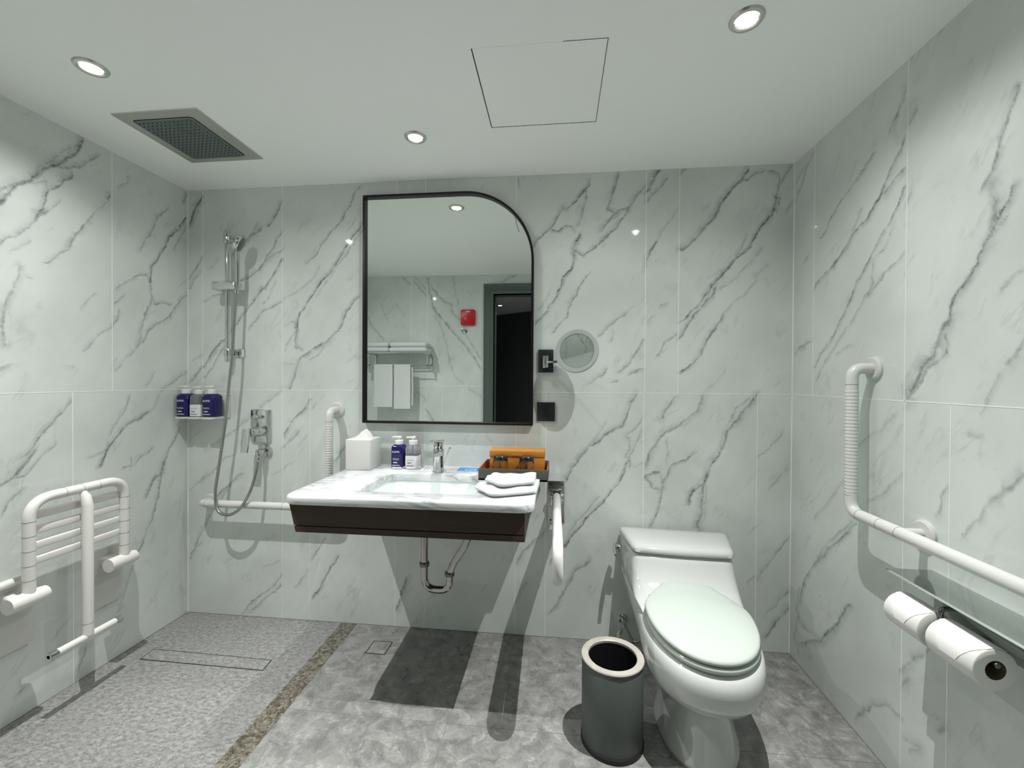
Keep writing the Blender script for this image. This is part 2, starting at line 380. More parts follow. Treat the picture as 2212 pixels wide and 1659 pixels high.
VEINS = {
 'back': [
  (9,80,(86,2224,58,2181,34,2141,9,2082)),
  (5,50,(82,1898,41,1833,10,1796)),
  (8,35,(86,1832,41,1788,9,1736)),
  (7,60,(540,2181,515,2127,484,2078,464,2064)),
  (8,50,(421,2040,386,2023,354,2002,307,1959,251,1909)),
  (5,40,(405,2066,370,2023)),
  (6,55,(541,2021,511,1990,480,1932,445,1875,386,1818,323,1775,291,1765)),
  (7,40,(541,1938,496,1910,449,1868,402,1825)),
  (5,70,(541,1887,503,1823,464,1776,417,1715,370,1657,331,1606,299,1562,251,1504,195,1452,147,1400,90,1319,57,1281,8,1229)),
  (4,40,(496,1765,472,1714,464,1685,433,1649)),
  (5,50,(541,1662,496,1633,433,1609,386,1562,354,1510)),
  (6,40,(215,1711,155,1697,94,1664)),
  (4,50,(227,1452,171,1371,138,1311,90,1259)),
  (4,30,(86,1389,33,1348)),
  (7,25,(179,1889,147,1853,123,1838)),
  (6,50,(956,2243,911,2156,863,2072,810,2017,757,1954,727,1904,681,1862)),
  (5,85,(974,2054,923,1985,871,1901,826,1837,795,1802,750,1760,720,1710,674,1638,643,1603,628,1559,620,1523)),
  (4,40,(974,2022,931,1956,893,1900,841,1837,780,1759,735,1688)),
  (6,30,(746,1835,719,1789,666,1740,604,1705,542,1677)),
  (5,65,(558,1535,589,1556,616,1552,620,1523,609,1458,613,1422,643,1411)),
  (7,70,(958,1678,916,1635,887,1596,872,1550,834,1500,781,1450,720,1421,674,1393,651,1378)),
  (7,50,(651,1378,628,1327,605,1262,578,1214)),
  (5,35,(620,1520,574,1458,551,1407)),
  (4,35,(781,1443,743,1392,697,1356)),
  (5,25,(551,1342,620,1327)),
  (5,40,(265,856,211,829,138,761,75,708,11,656)),
  (8,55,(305,761,265,723,202,671,166,628)),
  (5,50,(283,731,238,689,193,620)),
  (9,30,(539,1198,486,1156,433,1115,363,1064,300,1006,211,946,102,877)),
  (6,60,(694,1158,660,1101,608,1052,574,1002,552,961)),
  (6,35,(548,895,591,945,643,995)),
  (6,50,(129,518,93,449,47,363,10,294)),
  (4,40,(84,377,38,346,10,311)),
  (5,50,(540,230,505,178,434,125,381,88,345,53,319,14)),
  (6,45,(540,172,469,118,399,56,345,19)),
  (4,25,(522,303,434,265)),
  (5,50,(781,430,747,379,704,320)),
  (5,70,(850,344,816,293,773,218,739,159,709,116)),
  (5,35,(692,262,644,219,609,168)),
  (10,60,(1217,250,1193,177,1160,95)),
  (4,20,(943,187,884,119,842,67)),
  (4,30,(478,758,539,780,609,823)),
  (7,60,(916,944,866,886,823,837)),
  (4,30,(712,1102,737,1135)),
  (9,70,(2450,2265,2421,2229,2404,2188,2384,2155)),
  (6,50,(2481,2219,2448,2173,2408,2140,2385,2114)),
  (8,50,(2381,2189,2334,2136,2301,2089,2260,2070,2233,2050,2206,2016,2182,1983)),
  (6,60,(2301,2089,2281,2042,2247,2001,2213,1961,2166,1920,2125,1887,2090,1870)),
  (7,60,(2259,2250,2242,2195,2219,2127,2206,2079,2233,2064)),
  (6,60,(2119,2228,2108,2194,2081,2153,2040,2113,2005,2079,1991,2101)),
  (5,45,(2102,2194,2102,2132,2088,2090,2082,2042,2068,2014)),
  (7,60,(1991,2101,1963,2053,1936,2004,1908,1977,1873,1943,1851,1908)),
  (5,65,(1936,1983,1978,1989,2013,2012,2037,2001,2048,1980)),
  (6,80,(2076,1965,2052,1924,2041,1896,2059,1881,2076,1870)),
  (5,90,(2041,1896,2045,1847,2028,1798,2000,1764,1973,1708,1955,1659)),
  (5,60,(1955,1659,1917,1603,1882,1561,1861,1532)),
  (4,35,(1924,1694,1896,1638,1875,1610)),
  (5,50,(2101,1762,2070,1699,2050,1657,2022,1601,2012,1566)),
  (4,30,(2132,1782,2101,1762)),
  (4,35,(2012,1566,1974,1532,1939,1482)),
  (5,60,(2291,1577,2244,1540,2196,1502,2172,1467)),
  (4,30,(2338,1625,2291,1577)),
  (5,30,(2237,1495,2224,1446)),
  (6,45,(2377,1452,2340,1397,2320,1348,2293,1321,2263,1300)),
  (5,60,(2375,1314,2341,1300,2317,1286)),
  (5,40,(2253,1251,2219,1247)),
  (7,50,(2204,1320,2184,1285,2150,1264)),
  (5,30,(2150,1264,2102,1229)),
  (5,35,(2528,2067,2502,2027,2463,1981,2437,1926)),
  (6,70,(2433,1913,2410,1872,2387,1838)),
  (5,40,(2387,1838,2385,1783)),
  (5,40,(2476,1630,2449,1614)),
  (5,45,(2527,1479,2494,1452,2467,1431,2435,1376)),
  (6,20,(2426,1569,2393,1542)),
  (8,65,(2839,2247,2814,2198,2769,2146,2737,2107,2712,2067,2699,2027,2667,1994,2622,1948,2583,1902,2543,1876)),
  (6,50,(2915,2227,2877,2222,2839,2203,2814,2191)),
  (5,50,(2569,2259,2537,2230)),
  (5,50,(2934,2232,2972,2217,2985,2190,2979,2124)),
  (5,40,(3035,2248,3004,2196,2979,2137)),
  (6,70,(2986,2077,2983,2110,2967,2114)),
  (5,95,(2970,2111,2961,2058,2943,2019,2911,1980,2880,1934,2861,1887,2836,1861,2798,1835,2772,1802)),
  (7,75,(2772,1802,2740,1762,2702,1716,2670,1675,2650,1655)),
  (4,40,(2842,1935,2817,1882,2772,1816,2715,1756,2676,1696)),
  (6,60,(2650,1655,2618,1608,2579,1568,2540,1534)),
  (6,65,(2715,1709,2670,1641,2638,1601,2592,1540,2540,1455)),
  (6,30,(2913,1873,2875,1827,2831,1781,2780,1728,2728,1688)),
  (5,30,(2932,1798,2882,1739,2832,1659,2781,1620,2742,1573)),
  (6,65,(2739,1569,2717,1532,2685,1485,2672,1451,2646,1403,2627,1362,2588,1328,2548,1308)),
  (5,25,(2751,1315,2713,1267,2668,1219)),
  (6,20,(2995,1262,2964,1235)),
  (6,30,(3036,2095,3005,2043)),
  (5,40,(1771,2244,1782,2215)),
  (7,60,(2346,1193,2319,1142,2305,1088,2282,1041,2237,1017,2183,977,2130,944,2091,896,2053,848,2014,768)),
  (4,30,(2206,1051,2172,1008,2145,968)),
  (5,40,(2377,1074,2343,1034,2298,995,2317,979,2314,933,2295,893)),
  (5,80,(2314,886,2299,855,2292,815,2262,768,2224,720,2194,664,2132,614,2086,550,2040,492,2009,451)),
  (5,70,(2318,878,2318,843)),
  (5,35,(2178,702,2132,646,2070,573,2009,467)),
  (5,40,(2373,1019,2336,949,2314,886)),
  (4,40,(2378,868,2345,852,2318,855)),
  (7,45,(2529,1183,2492,1129,2463,1083)),
  (9,50,(2647,1184,2625,1116,2581,1077,2530,1038,2486,1014,2434,959,2404,912,2390,857)),
  (4,35,(2497,983,2498,929,2487,867)),
  (5,60,(2620,917,2568,885,2517,860,2480,790,2470,728,2459,666,2419,564)),
  (6,60,(2457,828,2420,823,2390,799,2421,750,2466,736)),
  (4,50,(2457,828,2469,790,2466,728)),
  (9,65,(2890,1194,2857,1149,2800,1080,2764,1019,2751,958,2722,912,2686,857,2665,796,2651,749,2651,658,2634,565)),
  (6,35,(2856,1179,2799,1133,2771,1072)),
  (6,70,(2650,772,2607,733,2589,678)),
  (5,40,(2669,773,2669,689,2651,658)),
  (4,40,(3014,1031,2958,962,2916,931,2902,916)),
  (6,25,(3030,852,2974,783,2946,759)),
  (6,40,(3040,537,2992,467,2950,412,2901,334)),
  (6,35,(3036,289,2980,218,2945,178)),
  (8,50,(3044,214,2988,135,2946,64)),
  (4,30,(2891,591,2859,544)),
  (6,35,(2893,357,2858,317)),
  (7,50,(2134,386,2072,344,2041,294,2010,237,1979,172,1932,113)),
  (4,30,(2072,351,2010,269)),
  (5,40,(2071,533,2009,459,1938,360)),
  (7,40,(1914,526,1866,476,1811,418,1771,352)),
  (4,30,(1915,303,1884,246)),
  (4,30,(1820,258,1788,184,1772,151)),
 ],
 'left': [
  (8,70,(-504,2249,-524,2193,-557,2139,-595,2091,-643,2054,-677,2016,-716,1965,-742,1920,-773,1882,-844,1797)),
  (5,40,(-517,2227,-551,2194,-613,2103,-655,2055)),
  (6,50,(-444,2213,-490,2158,-544,2109,-589,2087)),
  (10,50,(-637,2056,-705,1983,-772,1914,-848,1850)),
  (6,60,(-544,2087,-583,2033,-626,1978,-655,1889,-695,1819,-727,1775,-758,1752,-773,1721)),
  (6,50,(-632,1905,-678,1846)),
  (4,30,(-586,1963,-644,1879)),
  (5,35,(-705,1983,-637,2015,-626,1985)),
  (4,30,(-684,1776,-717,1732,-743,1704)),
  (7,60,(-491,1915,-525,1858,-552,1790)),
  (5,45,(-552,1782,-602,1738,-638,1693)),
  (5,30,(-403,2035,-448,1985,-491,1923)),
  (7,60,(-398,2065,-403,2050)),
  (7,45,(-717,1665,-743,1579,-759,1511,-767,1445,-759,1375)),
  (4,30,(-701,1636,-684,1626)),
  (6,30,(-739,1310,-775,1280)),
  (5,30,(-463,1624,-519,1552)),
  (5,40,(-393,1481,-442,1448,-471,1414,-499,1366)),
  (7,30,(-560,1310,-547,1307)),
  (5,35,(-364,2117,-323,2160,-323,2185)),
  (6,40,(-112,2120,-172,2051,-191,1991,-237,1922,-264,1862)),
  (5,85,(-5,2114,-49,2050,-112,1972,-143,1890,-191,1822,-210,1764,-210,1720)),
  (4,40,(-5,2075,-49,1993,-81,1917)),
  (5,45,(-210,1720,-237,1757,-282,1738,-324,1702,-381,1657)),
  (5,60,(-205,1721,-210,1658,-191,1618,-143,1631,-103,1633)),
  (6,50,(-210,1641,-238,1566,-256,1477,-278,1406)),
  (6,50,(-6,1708,-71,1639,-113,1576,-163,1532,-220,1481,-256,1425)),
  (4,50,(-341,1641,-381,1592)),
  (6,50,(-361,1555,-365,1522,-389,1478)),
  (5,30,(-291,1388,-342,1335,-382,1292)),
  (8,40,(-6,1292,-82,1243,-154,1198)),
  (5,30,(-192,1288,-229,1217)),
  (6,60,(-5,2239,-22,2184)),
  (6,50,(-556,1159,-605,1091,-654,1038,-678,999,-718,956)),
  (8,60,(-672,984,-707,927,-745,887,-776,867,-836,824)),
  (5,45,(-605,995,-655,945,-707,892,-776,881)),
  (5,40,(-712,844,-745,812,-777,767)),
  (5,40,(-308,1177,-342,1101,-375,1045,-400,1006)),
  (6,65,(-221,1092,-272,1061,-325,1040,-376,986,-408,941,-439,873)),
  (4,35,(-359,1009,-423,935,-491,915)),
  (6,30,(-157,1191,-197,1100,-272,1052)),
  (5,50,(-198,912,-254,889,-308,855,-343,853)),
  (4,50,(-308,890,-317,840)),
  (7,70,(-52,982,-95,910,-138,850,-158,779,-198,751,-227,685)),
  (5,60,(-158,779,-168,669,-198,585,-237,489,-274,431)),
  (5,30,(-274,431,-318,327,-369,198)),
  (4,30,(-545,294,-588,264,-620,224)),
  (5,40,(-393,278,-425,253)),
  (5,50,(-500,126,-522,61,-536,9)),
  (8,40,(-721,97,-704,99)),
  (5,30,(-53,164,-30,104)),
  (4,15,(-118,272,-237,144)),
 ],
 'right': [
  (6,45,(-147,2232,-94,2196,-58,2138,-10,2082)),
  (6,35,(-120,1814,-84,1793)),
  (7,50,(-155,1435,-73,1416,-24,1386)),
  (4,35,(-76,2206,-18,2167)),
  (5,55,(-496,2047,-456,2017,-380,1982,-312,1947,-268,1916,-237,1869,-197,1847)),
  (4,30,(-405,2060,-366,2007)),
  (6,50,(-628,2183,-615,2139,-576,2100,-561,2077)),
  (7,65,(-626,2016,-588,1983,-558,1934,-527,1883,-471,1839,-397,1804,-330,1752,-287,1717,-209,1687,-167,1666)),
  (5,40,(-434,1879,-396,1822)),
  (8,50,(-623,1926,-579,1908,-548,1882)),
  (5,60,(-624,1864,-601,1820,-571,1784,-529,1742,-485,1689,-426,1627,-362,1531,-292,1447,-215,1374,-174,1315)),
  (5,40,(-582,1757,-552,1702,-497,1677,-498,1601,-428,1520,-350,1440,-278,1380,-184,1264)),
  (5,45,(-633,1662,-584,1637,-532,1602,-476,1564)),
  (4,30,(-404,1398,-308,1368)),
  (7,35,(-667,2083,-645,2052)),
  (6,30,(-657,1835,-639,1820)),
  (6,60,(-959,1957,-943,1921,-924,1868,-907,1829,-896,1793,-878,1758)),
  (14,45,(-893,1751,-903,1704,-898,1651,-880,1614)),
  (7,80,(-949,1726,-944,1699,-916,1675,-901,1644,-880,1607,-862,1563,-829,1526,-801,1492,-787,1447)),
  (4,60,(-936,1661,-904,1630)),
  (13,60,(-787,1440,-757,1389,-742,1341,-702,1293,-650,1211)),
  (6,50,(-780,1394,-774,1339,-727,1299,-694,1256,-659,1211)),
  (8,30,(-976,1526,-947,1505,-924,1492)),
  (8,45,(-979,1361,-960,1328,-939,1305)),
  (5,30,(-919,1282,-893,1208)),
  (5,30,(-591,1152,-532,1098,-469,1058,-423,1019)),
  (7,25,(-357,887,-298,810,-181,692)),
  (6,35,(-631,965,-576,916,-495,840)),
  (6,65,(-434,748,-368,683,-288,600,-216,533,-137,432,-96,352,-79,283)),
  (6,40,(-416,751,-301,650,-200,527)),
  (8,35,(-78,344,-53,239,-90,187,-237,206)),
  (9,55,(-397,439,-361,377,-308,294,-237,206,-92,107)),
  (8,30,(-72,218,-37,105,-75,56)),
  (5,40,(-788,969,-768,905,-754,875)),
  (10,40,(-983,1049,-945,1002,-908,958)),
  (7,30,(-913,971,-874,907,-831,850)),
  (5,30,(-898,1214,-875,1178)),
  (8,25,(-846,1125,-870,1119)),
  (6,50,(-464,67,-518,157,-578,203,-635,210)),
  (6,40,(-486,116,-441,41)),
  (7,40,(-641,351,-691,427,-738,491)),
  (8,30,(-642,316,-676,354)),
  (8,35,(-680,126,-712,181,-662,153)),
  (8,35,(-771,272,-799,307)),
 ],
 'front': [
  (8,60,(716,2256,747,2100,777,1965,857,1848,936,1751,1016,1664,1104,1567,1192,1462,1251,1356)),
  (7,45,(587,2210,637,2141,702,2062)),
  (7,40,(596,2258,707,2120)),
  (8,45,(756,2168,816,2080,886,2011,955,1982,975,1895,1034,1836)),
  (7,35,(797,1877,857,1751,908,1597,938,1452,988,1307,1067,1221)),
  (7,35,(964,2251,994,2096,1024,1981)),
  (7,35,(1094,1682,1153,1586,1251,1452)),
  (8,50,(111,1875,193,1746,285,1647)),
  (6,30,(254,1991,295,1883,346,1794)),
  (7,25,(396,1999,487,1881)),
  (7,40,(476,2251,547,2181)),
  (9,50,(712,976,782,860)),
  (9,40,(1573,2257,1440,2184)),
  (7,35,(1126,1173,1253,1098)),
  (7,35,(621,1130,701,1063)),
 ],
}

# ------------------------------------------------------------------ room shell
def structure(o): o['kind'] = 'structure'; return o
def marble_wall(name, key, us, zs, place, back, hole=None):
    """fine grid whose vertices know their distance to the tile's printed veins, plus a solid back.
       place(u, z, depth) -> xyz."""
    us = np.asarray(us); zs = np.asarray(zs); nu, nz = len(us), len(zs)
    v = np.full((nu, nz), -2.0, np.float32); st = np.zeros((nu, nz), np.float32); sf = np.zeros((nu, nz), np.float32)
    UU, ZZ = np.meshgrid(us, zs, indexing='ij'); rng = np.random.RandomState(len(key)*7+3)
    def vn(s):
        G = rng.rand(int((us[-1]-us[0])/s)+3, int((zs[-1]-zs[0])/s)+3)*2-1
        a = (UU-us[0])/s; b_ = (ZZ-zs[0])/s; i = a.astype(int); j = b_.astype(int); fa = a-i; fb = b_-j
        fa = fa*fa*(3-2*fa); fb = fb*fb*(3-2*fb)
        return G[i, j]*(1-fa)*(1-fb)+G[i+1, j]*fa*(1-fb)+G[i, j+1]*(1-fa)*fb+G[i+1, j+1]*fa*fb
    UW = UU+.006*vn(.045)+.0035*vn(.018)+.002*vn(.009); ZW = ZZ+.006*vn(.045)+.0035*vn(.018)+.002*vn(.009)
    side = vn(.16)
    for w, s, flat in VEINS.get(key, []):
        w = w/1000.; P = [(flat[i]/1000., flat[i+1]/1000.) for i in range(0, len(flat), 2)]
        for a, b in zip(P[:-1], P[1:]):
            m = 4.2*w+.012
            i0, i1 = np.searchsorted(us, [min(a[0], b[0])-m, max(a[0], b[0])+m]); j0, j1 = np.searchsorted(zs, [min(a[1], b[1])-m, max(a[1], b[1])+m])
            if i1 <= i0 or j1 <= j0: continue
            U, Z = UW[i0:i1, j0:j1], ZW[i0:i1, j0:j1]
            dx, dz = b[0]-a[0], b[1]-a[1]; L = dx*dx+dz*dz+1e-9
            t = np.clip(((U-a[0])*dx+(Z-a[1])*dz)/L, 0, 1)
            d = np.hypot(U-a[0]-t*dx, Z-a[1]-t*dz)
            val = 1-d/w; cur = v[i0:i1, j0:j1]; better = val > cur
            sub = st[i0:i1, j0:j1]; sub[better] = s/100.; cur[better] = val[better]
            sgn = ((U-a[0])*dz-(Z-a[1])*dx)*np.sign(side[i0:i1, j0:j1]+.25); k = np.where(sgn > 0, 4.0, 1.3)
            so = sf[i0:i1, j0:j1]; np.maximum(so, s/100.*np.clip(1-d/(w*k), 0, 1)**1.3, out=so)
    verts = [place(u, z, 0) for u in us for z in zs]
    faces = []
    for i in range(nu-1):
        um = (us[i]+us[i+1])/2
        for j in range(nz-1):
            if hole and hole(um, (zs[j]+zs[j+1])/2): continue
            a = i*nz+j; faces.append((a, a+nz, a+nz+1, a+1))
    base = len(verts)
    for (u0, u1, z0, z1) in back:
        k = len(verts)
        verts += [place(u, z, d) for d in (.002, .12) for u, z in ((u0, z0), (u1, z0), (u1, z1), (u0, z1))]
        faces += [(k, k+1, k+2, k+3), (k+4, k+5, k+6, k+7)] + [(k+i, k+(i+1) % 4, k+4+(i+1) % 4, k+4+i) for i in range(4)]
    me = bpy.data.meshes.new(name); me.from_pydata([tuple(map(float, q)) for q in verts], [], faces)
    for an, arr in (('vein', v), ('vein_strength', st), ('vein_soft', sf)):
        at = me.attributes.new(an, 'FLOAT', 'POINT'); full = np.full(len(verts), -2. if an == 'vein' else 0., np.float32); full[:base] = arr.reshape(-1)
        at.data.foreach_set('value', full)
    me.materials.append(MATS['wall_marble']); me.update()
    o = bpy.data.objects.new(name, me); COL.objects.link(o)
    return structure(o)
def grout(parent, place, lines, w=.0028, d=-.0006):
    b = MB()
    for (u0, z0, u1, z1) in lines:
        if abs(u0-u1) < 1e-6: q = [(u0-w/2, z0), (u0+w/2, z0), (u0+w/2, z1), (u0-w/2, z1)]
        else: q = [(u0, z0-w/2), (u1, z0-w/2), (u1, z0+w/2), (u0, z0+w/2)]
        A = [place(u, z, d) for u, z in q]; B = [place(u, z, .001) for u, z in q]
        b.loft([B, A])
    o = b.build('grout', 'grout_white', parent); return structure(o)
BEAM = .42
ZJ = 1.2
zs = np.linspace(0, H, 453)
pb = lambda u, z, d: (u, d, z)
wb = marble_wall('wall_back', 'back', np.linspace(0, W, 610), zs, pb, [(-.12, W+.12, 0, H)])
grout(wb, pb, [(0, ZJ, W, ZJ)] + [(x, ZJ, x, H) for x in (.087, .540, 1.156, 1.307, 1.763, 2.384, 2.537)] +
      [(x, 0, x, ZJ) for x in (.542, .694, 1.154, 1.307, 1.768, 1.916, 2.381, 2.895)] + [(.0015, 0, .0015, H), (W-.0015, 0, W-.0015, H)])
pl_ = lambda u, z, d: (-d, u, z)
us = np.concatenate([np.linspace(YF, -1.25, 80)[:-1], np.linspace(-1.25, 0, 251)])
wl = marble_wall('wall_left', 'left', us, zs, pl_, [(YF, 0, 0, H)])
grout(wl, pl_, [(YF, ZJ, 0, ZJ)] + [(y, ZJ, y, H) for y in (-.390, -1.003, -1.616)] + [(y, 0, y, ZJ) for y in (-.547, -1.160, -1.773)] + [(-.0015, 0, -.0015, H)])
pr = lambda u, z, d: (W+d, u, z)
wr = marble_wall('wall_right', 'right', us, zs, pr, [(YF, 0, 0, H)])
grout(wr, pr, [(YF, ZJ, 0, ZJ)] + [(y, ZJ, y, H) for y in (-.156, -.638, -1.251, -1.864)] + [(y, 0, y, ZJ) for y in (-.641, -.797, -1.41)] + [(-.0015, 0, -.0015, H)])
DX0, DX1, DZ = 1.363, 2.262, 2.075
uf = np.concatenate([np.linspace(0, DX0, 171)[:-1], np.linspace(DX0, DX1, 113)[:-1], np.linspace(DX1, W, 99)])
zf = np.concatenate([np.linspace(0, DZ, 260)[:-1], np.linspace(DZ, H, 24)])
pf = lambda u, z, d: (u, YF-d, z)
wf = marble_wall('wall_front', 'front', uf, zf, pf, [(-.12, DX0, 0, H), (DX1, W+.12, 0, H), (DX0, DX1, DZ, H)], hole=lambda u, z: DX0 < u < DX1 and z < DZ)
grout(wf, pf, [(0, ZJ, DX0-.09, ZJ), (DX1+.09, ZJ, W, ZJ)] + [(x, ZJ, x, H) for x in (.557, .717)] + [(x, 0, x, ZJ) for x in (.701, .865)], d=-.0006)

b = MB().box((-.12, -2.1, H), (W+.12, .12, H+.12)); ceil = structure(b.build('ceiling', 'ceiling_paint'))

# floor: dry tiles, granite strip, rough shower stone
fl = structure(MB().box((.955, -2.1, -.1), (W+.12, .12, 0)).build('floor', 'floor_tile'))
structure(MB().box((-.12, -2.1, -.1), (.870, .12, 0)).build('shower_floor', 'shower_stone', fl))
structure(MB().box((.870, -2.1, -.1), (.955, .12, .0004)).build('trim_1', 'granite'))
def fline(lines, w, parent, z=.0004, m='gap_dark', name='joint'):
    b = MB()
    for x0, y0, x1, y1 in lines:
        if abs(x0-x1) < 1e-6: b.box((x0-w/2, min(y0, y1), -.001), (x0+w/2, max(y0, y1), z))
        else: b.box((min(x0, x1), y0-w/2, -.001), (max(x0, x1), y0+w/2, z))
    return b.build(name, m, parent)
mat('joint_grey', (.16, .16, .15), .7); mat('joint_pale', (.30, .30, .285), .8)
structure(fline([(.957, -.572, W, -.572), (.957, -1.185, W, -1.185)] + [(x, -2.0, x, 0) for x in (1.577, 2.190, 2.803)], .0018, fl, m='joint_grey'))
structure(fline([(0, -.305, .113, -.305), (.715, -.310, .87, -.310), (0, -.385, .118, -.385), (.718, -.388, .87, -.388), (.70, -1.9, .70, -.39)], .0025, fl, m='joint_pale'))
structure(fline([(0, -.002, W, -.002), (W-.002, -1.9, W-.002, 0), (.002, -1.9, .002, 0)], .003, fl, z=.0012, m='joint_grey', name='sealant'))

# doorway and corridor behind the camera
def casing():
    r = bpy.data.objects.new('door_1', None); COL.objects.link(r); OFF['door_1'] = Vector((0, 0, 0)); structure(r)
    prof = [(0, 0), (0, .014), (.012, .022), (.030, .022), (.036, .016), (.072, .014), (.080, .020), (.092, .020), (.092, 0)]
    def ring(u, d):      # path at distance u outside the opening, d proud of the wall
        return [(DX0-u, YF+d, 0), (DX0-u, YF+d, DZ+u), (DX1+u, YF+d, DZ+u), (DX1+u, YF+d, 0)]
    b = MB(); b.loft([[ring(u, d)[k] for (u, d) in prof] for k in range(4)])
    structure(b.build('door_casing', 'door_paint', r, sharp=20))
    b = MB(); y0, y1 = YF-.125, YF+.002
    b.box((DX0-.02, y0, 0), (DX0+.0, y1, DZ+.02)).box((DX1, y0, 0), (DX1+.02, y1, DZ+.02)).box((DX0-.02, y0, DZ), (DX1+.02, y1, DZ+.02))
    b.box((DX0, y0+.02, 0), (DX0+.012, y0+.06, DZ)).box((DX0, y0+.02, DZ-.012), (DX1, y0+.06, DZ))
    structure(b.build('door_jamb', 'door_paint', r))
casing()
structure(MB().box((.2, -5.0, -.1), (3.6, -2.1, 0)).build('floor.corridor'.split('.')[0] , 'corridor_floor'))
structure(MB().box((.2, -5.0, H), (3.6, -2.1, H+.1)).build('ceiling', 'corridor_ceiling'))
structure(MB().box((.1, -5.0, 0), (.2, -2.07, H)).build('wall_corridor_left', 'corridor_wall'))
structure(MB().box((3.5, -5.0, 0), (3.6, -2.07, H)).build('wall_corridor_right', 'corridor_wall'))
structure(MB().prism([(.1, -5.1), (3.6, -2.75), (3.7, -2.85), (.2, -5.2)], 0, H).build('wall_corridor_end', 'corridor_wall'))
structure(MB().box((.1, -2.12, 0), (DX0-.02, -2.068, H)).box((DX1+.02, -2.12, 0), (3.6, -2.068, H)).box((DX0-.02, -2.12, DZ+.02), (DX1+.02, -2.068, H)).build('wall_corridor_front', 'corridor_wall'))

# ------------------------------------------------------------------ downlights
def downlight(key, label, tilt=(0, 0)):
    x, y, watts, cone, blend = LAMPS[key]
    t = thing('downlight', label, 'ceiling light', (x, y, H), 'recessed ceiling spotlights')
    b = MB(); b.lathe([(0, .030), (-.004, .0295), (-.007, .034), (-.006, .042), (-.002, .0455), (0, .046), (0, .030)], (x, y, H), (0, 0, 1), 48, cap=False)
    b.build('trim_ring', 'trim_metal', t)
    b = MB(); b.lathe([(-.0008, .0305), (-.0015, .0300), (-.0015, .0290), (-.0008, .0288), (-.0008, .0305)], (x, y, H), (0, 0, 1), 48, cap=False)
    b.build('baffle', 'gap_dark', t)
    b = MB(); b.lathe([(-.0008, .0288), (-.003, .024), (-.004, .001)], (x, y, H), (0, 0, 1), 36)
    b.build('lamp_face', 'lamp_glow', t)
    li = bpy.data.lights.new('spot', 'SPOT'); li.energy = watts; li.color = LAMP_COL; li.spot_size = math.radians(cone); li.spot_blend = blend
    li.shadow_soft_size = .005
    # reflector profile: a bright centre beam with a long, even spill
    li.use_nodes = True; nt = li.node_tree; em = nt.nodes['Emission']
    z = N(nt, 'ShaderNodeSeparateXYZ'); nt.links.new(N(nt, 'ShaderNodeTexCoord').outputs['Normal'], z.inputs[0])
    s2 = math_node(nt, 'SUBTRACT', 1.0, math_node(nt, 'POWER', math_node(nt, 'ABSOLUTE', z.outputs[2]), 2.0), clamp=True)
    q = math_node(nt, 'POWER', math_node(nt, 'DIVIDE', math_node(nt, 'SQRT', s2), BEAM), 4.0)
    nt.links.new(math_node(nt, 'DIVIDE', 1.0, math_node(nt, 'ADD', 1.0, q)), em.inputs['Strength'])
    lo = bpy.data.objects.new('spot', li); COL.objects.link(lo); lo.parent = t; lo.location = (0, 0, -.0085); lo.rotation_euler = (math.radians(tilt[1]), math.radians(tilt[0]), 0)
    return t
downlight('shower', 'recessed round ceiling spotlight between left wall and ceiling shower', (-8, -3))
downlight('basin', 'recessed round ceiling spotlight above the basin mirror', (0, -5))
downlight('toilet', 'recessed round ceiling spotlight towards the right wall above the toilet', (8, -3))
downlight('corridor', 'recessed ceiling spotlight just outside the doorway')
downlight('corridor far', 'small corridor spotlight seen through the doorway in the mirror')

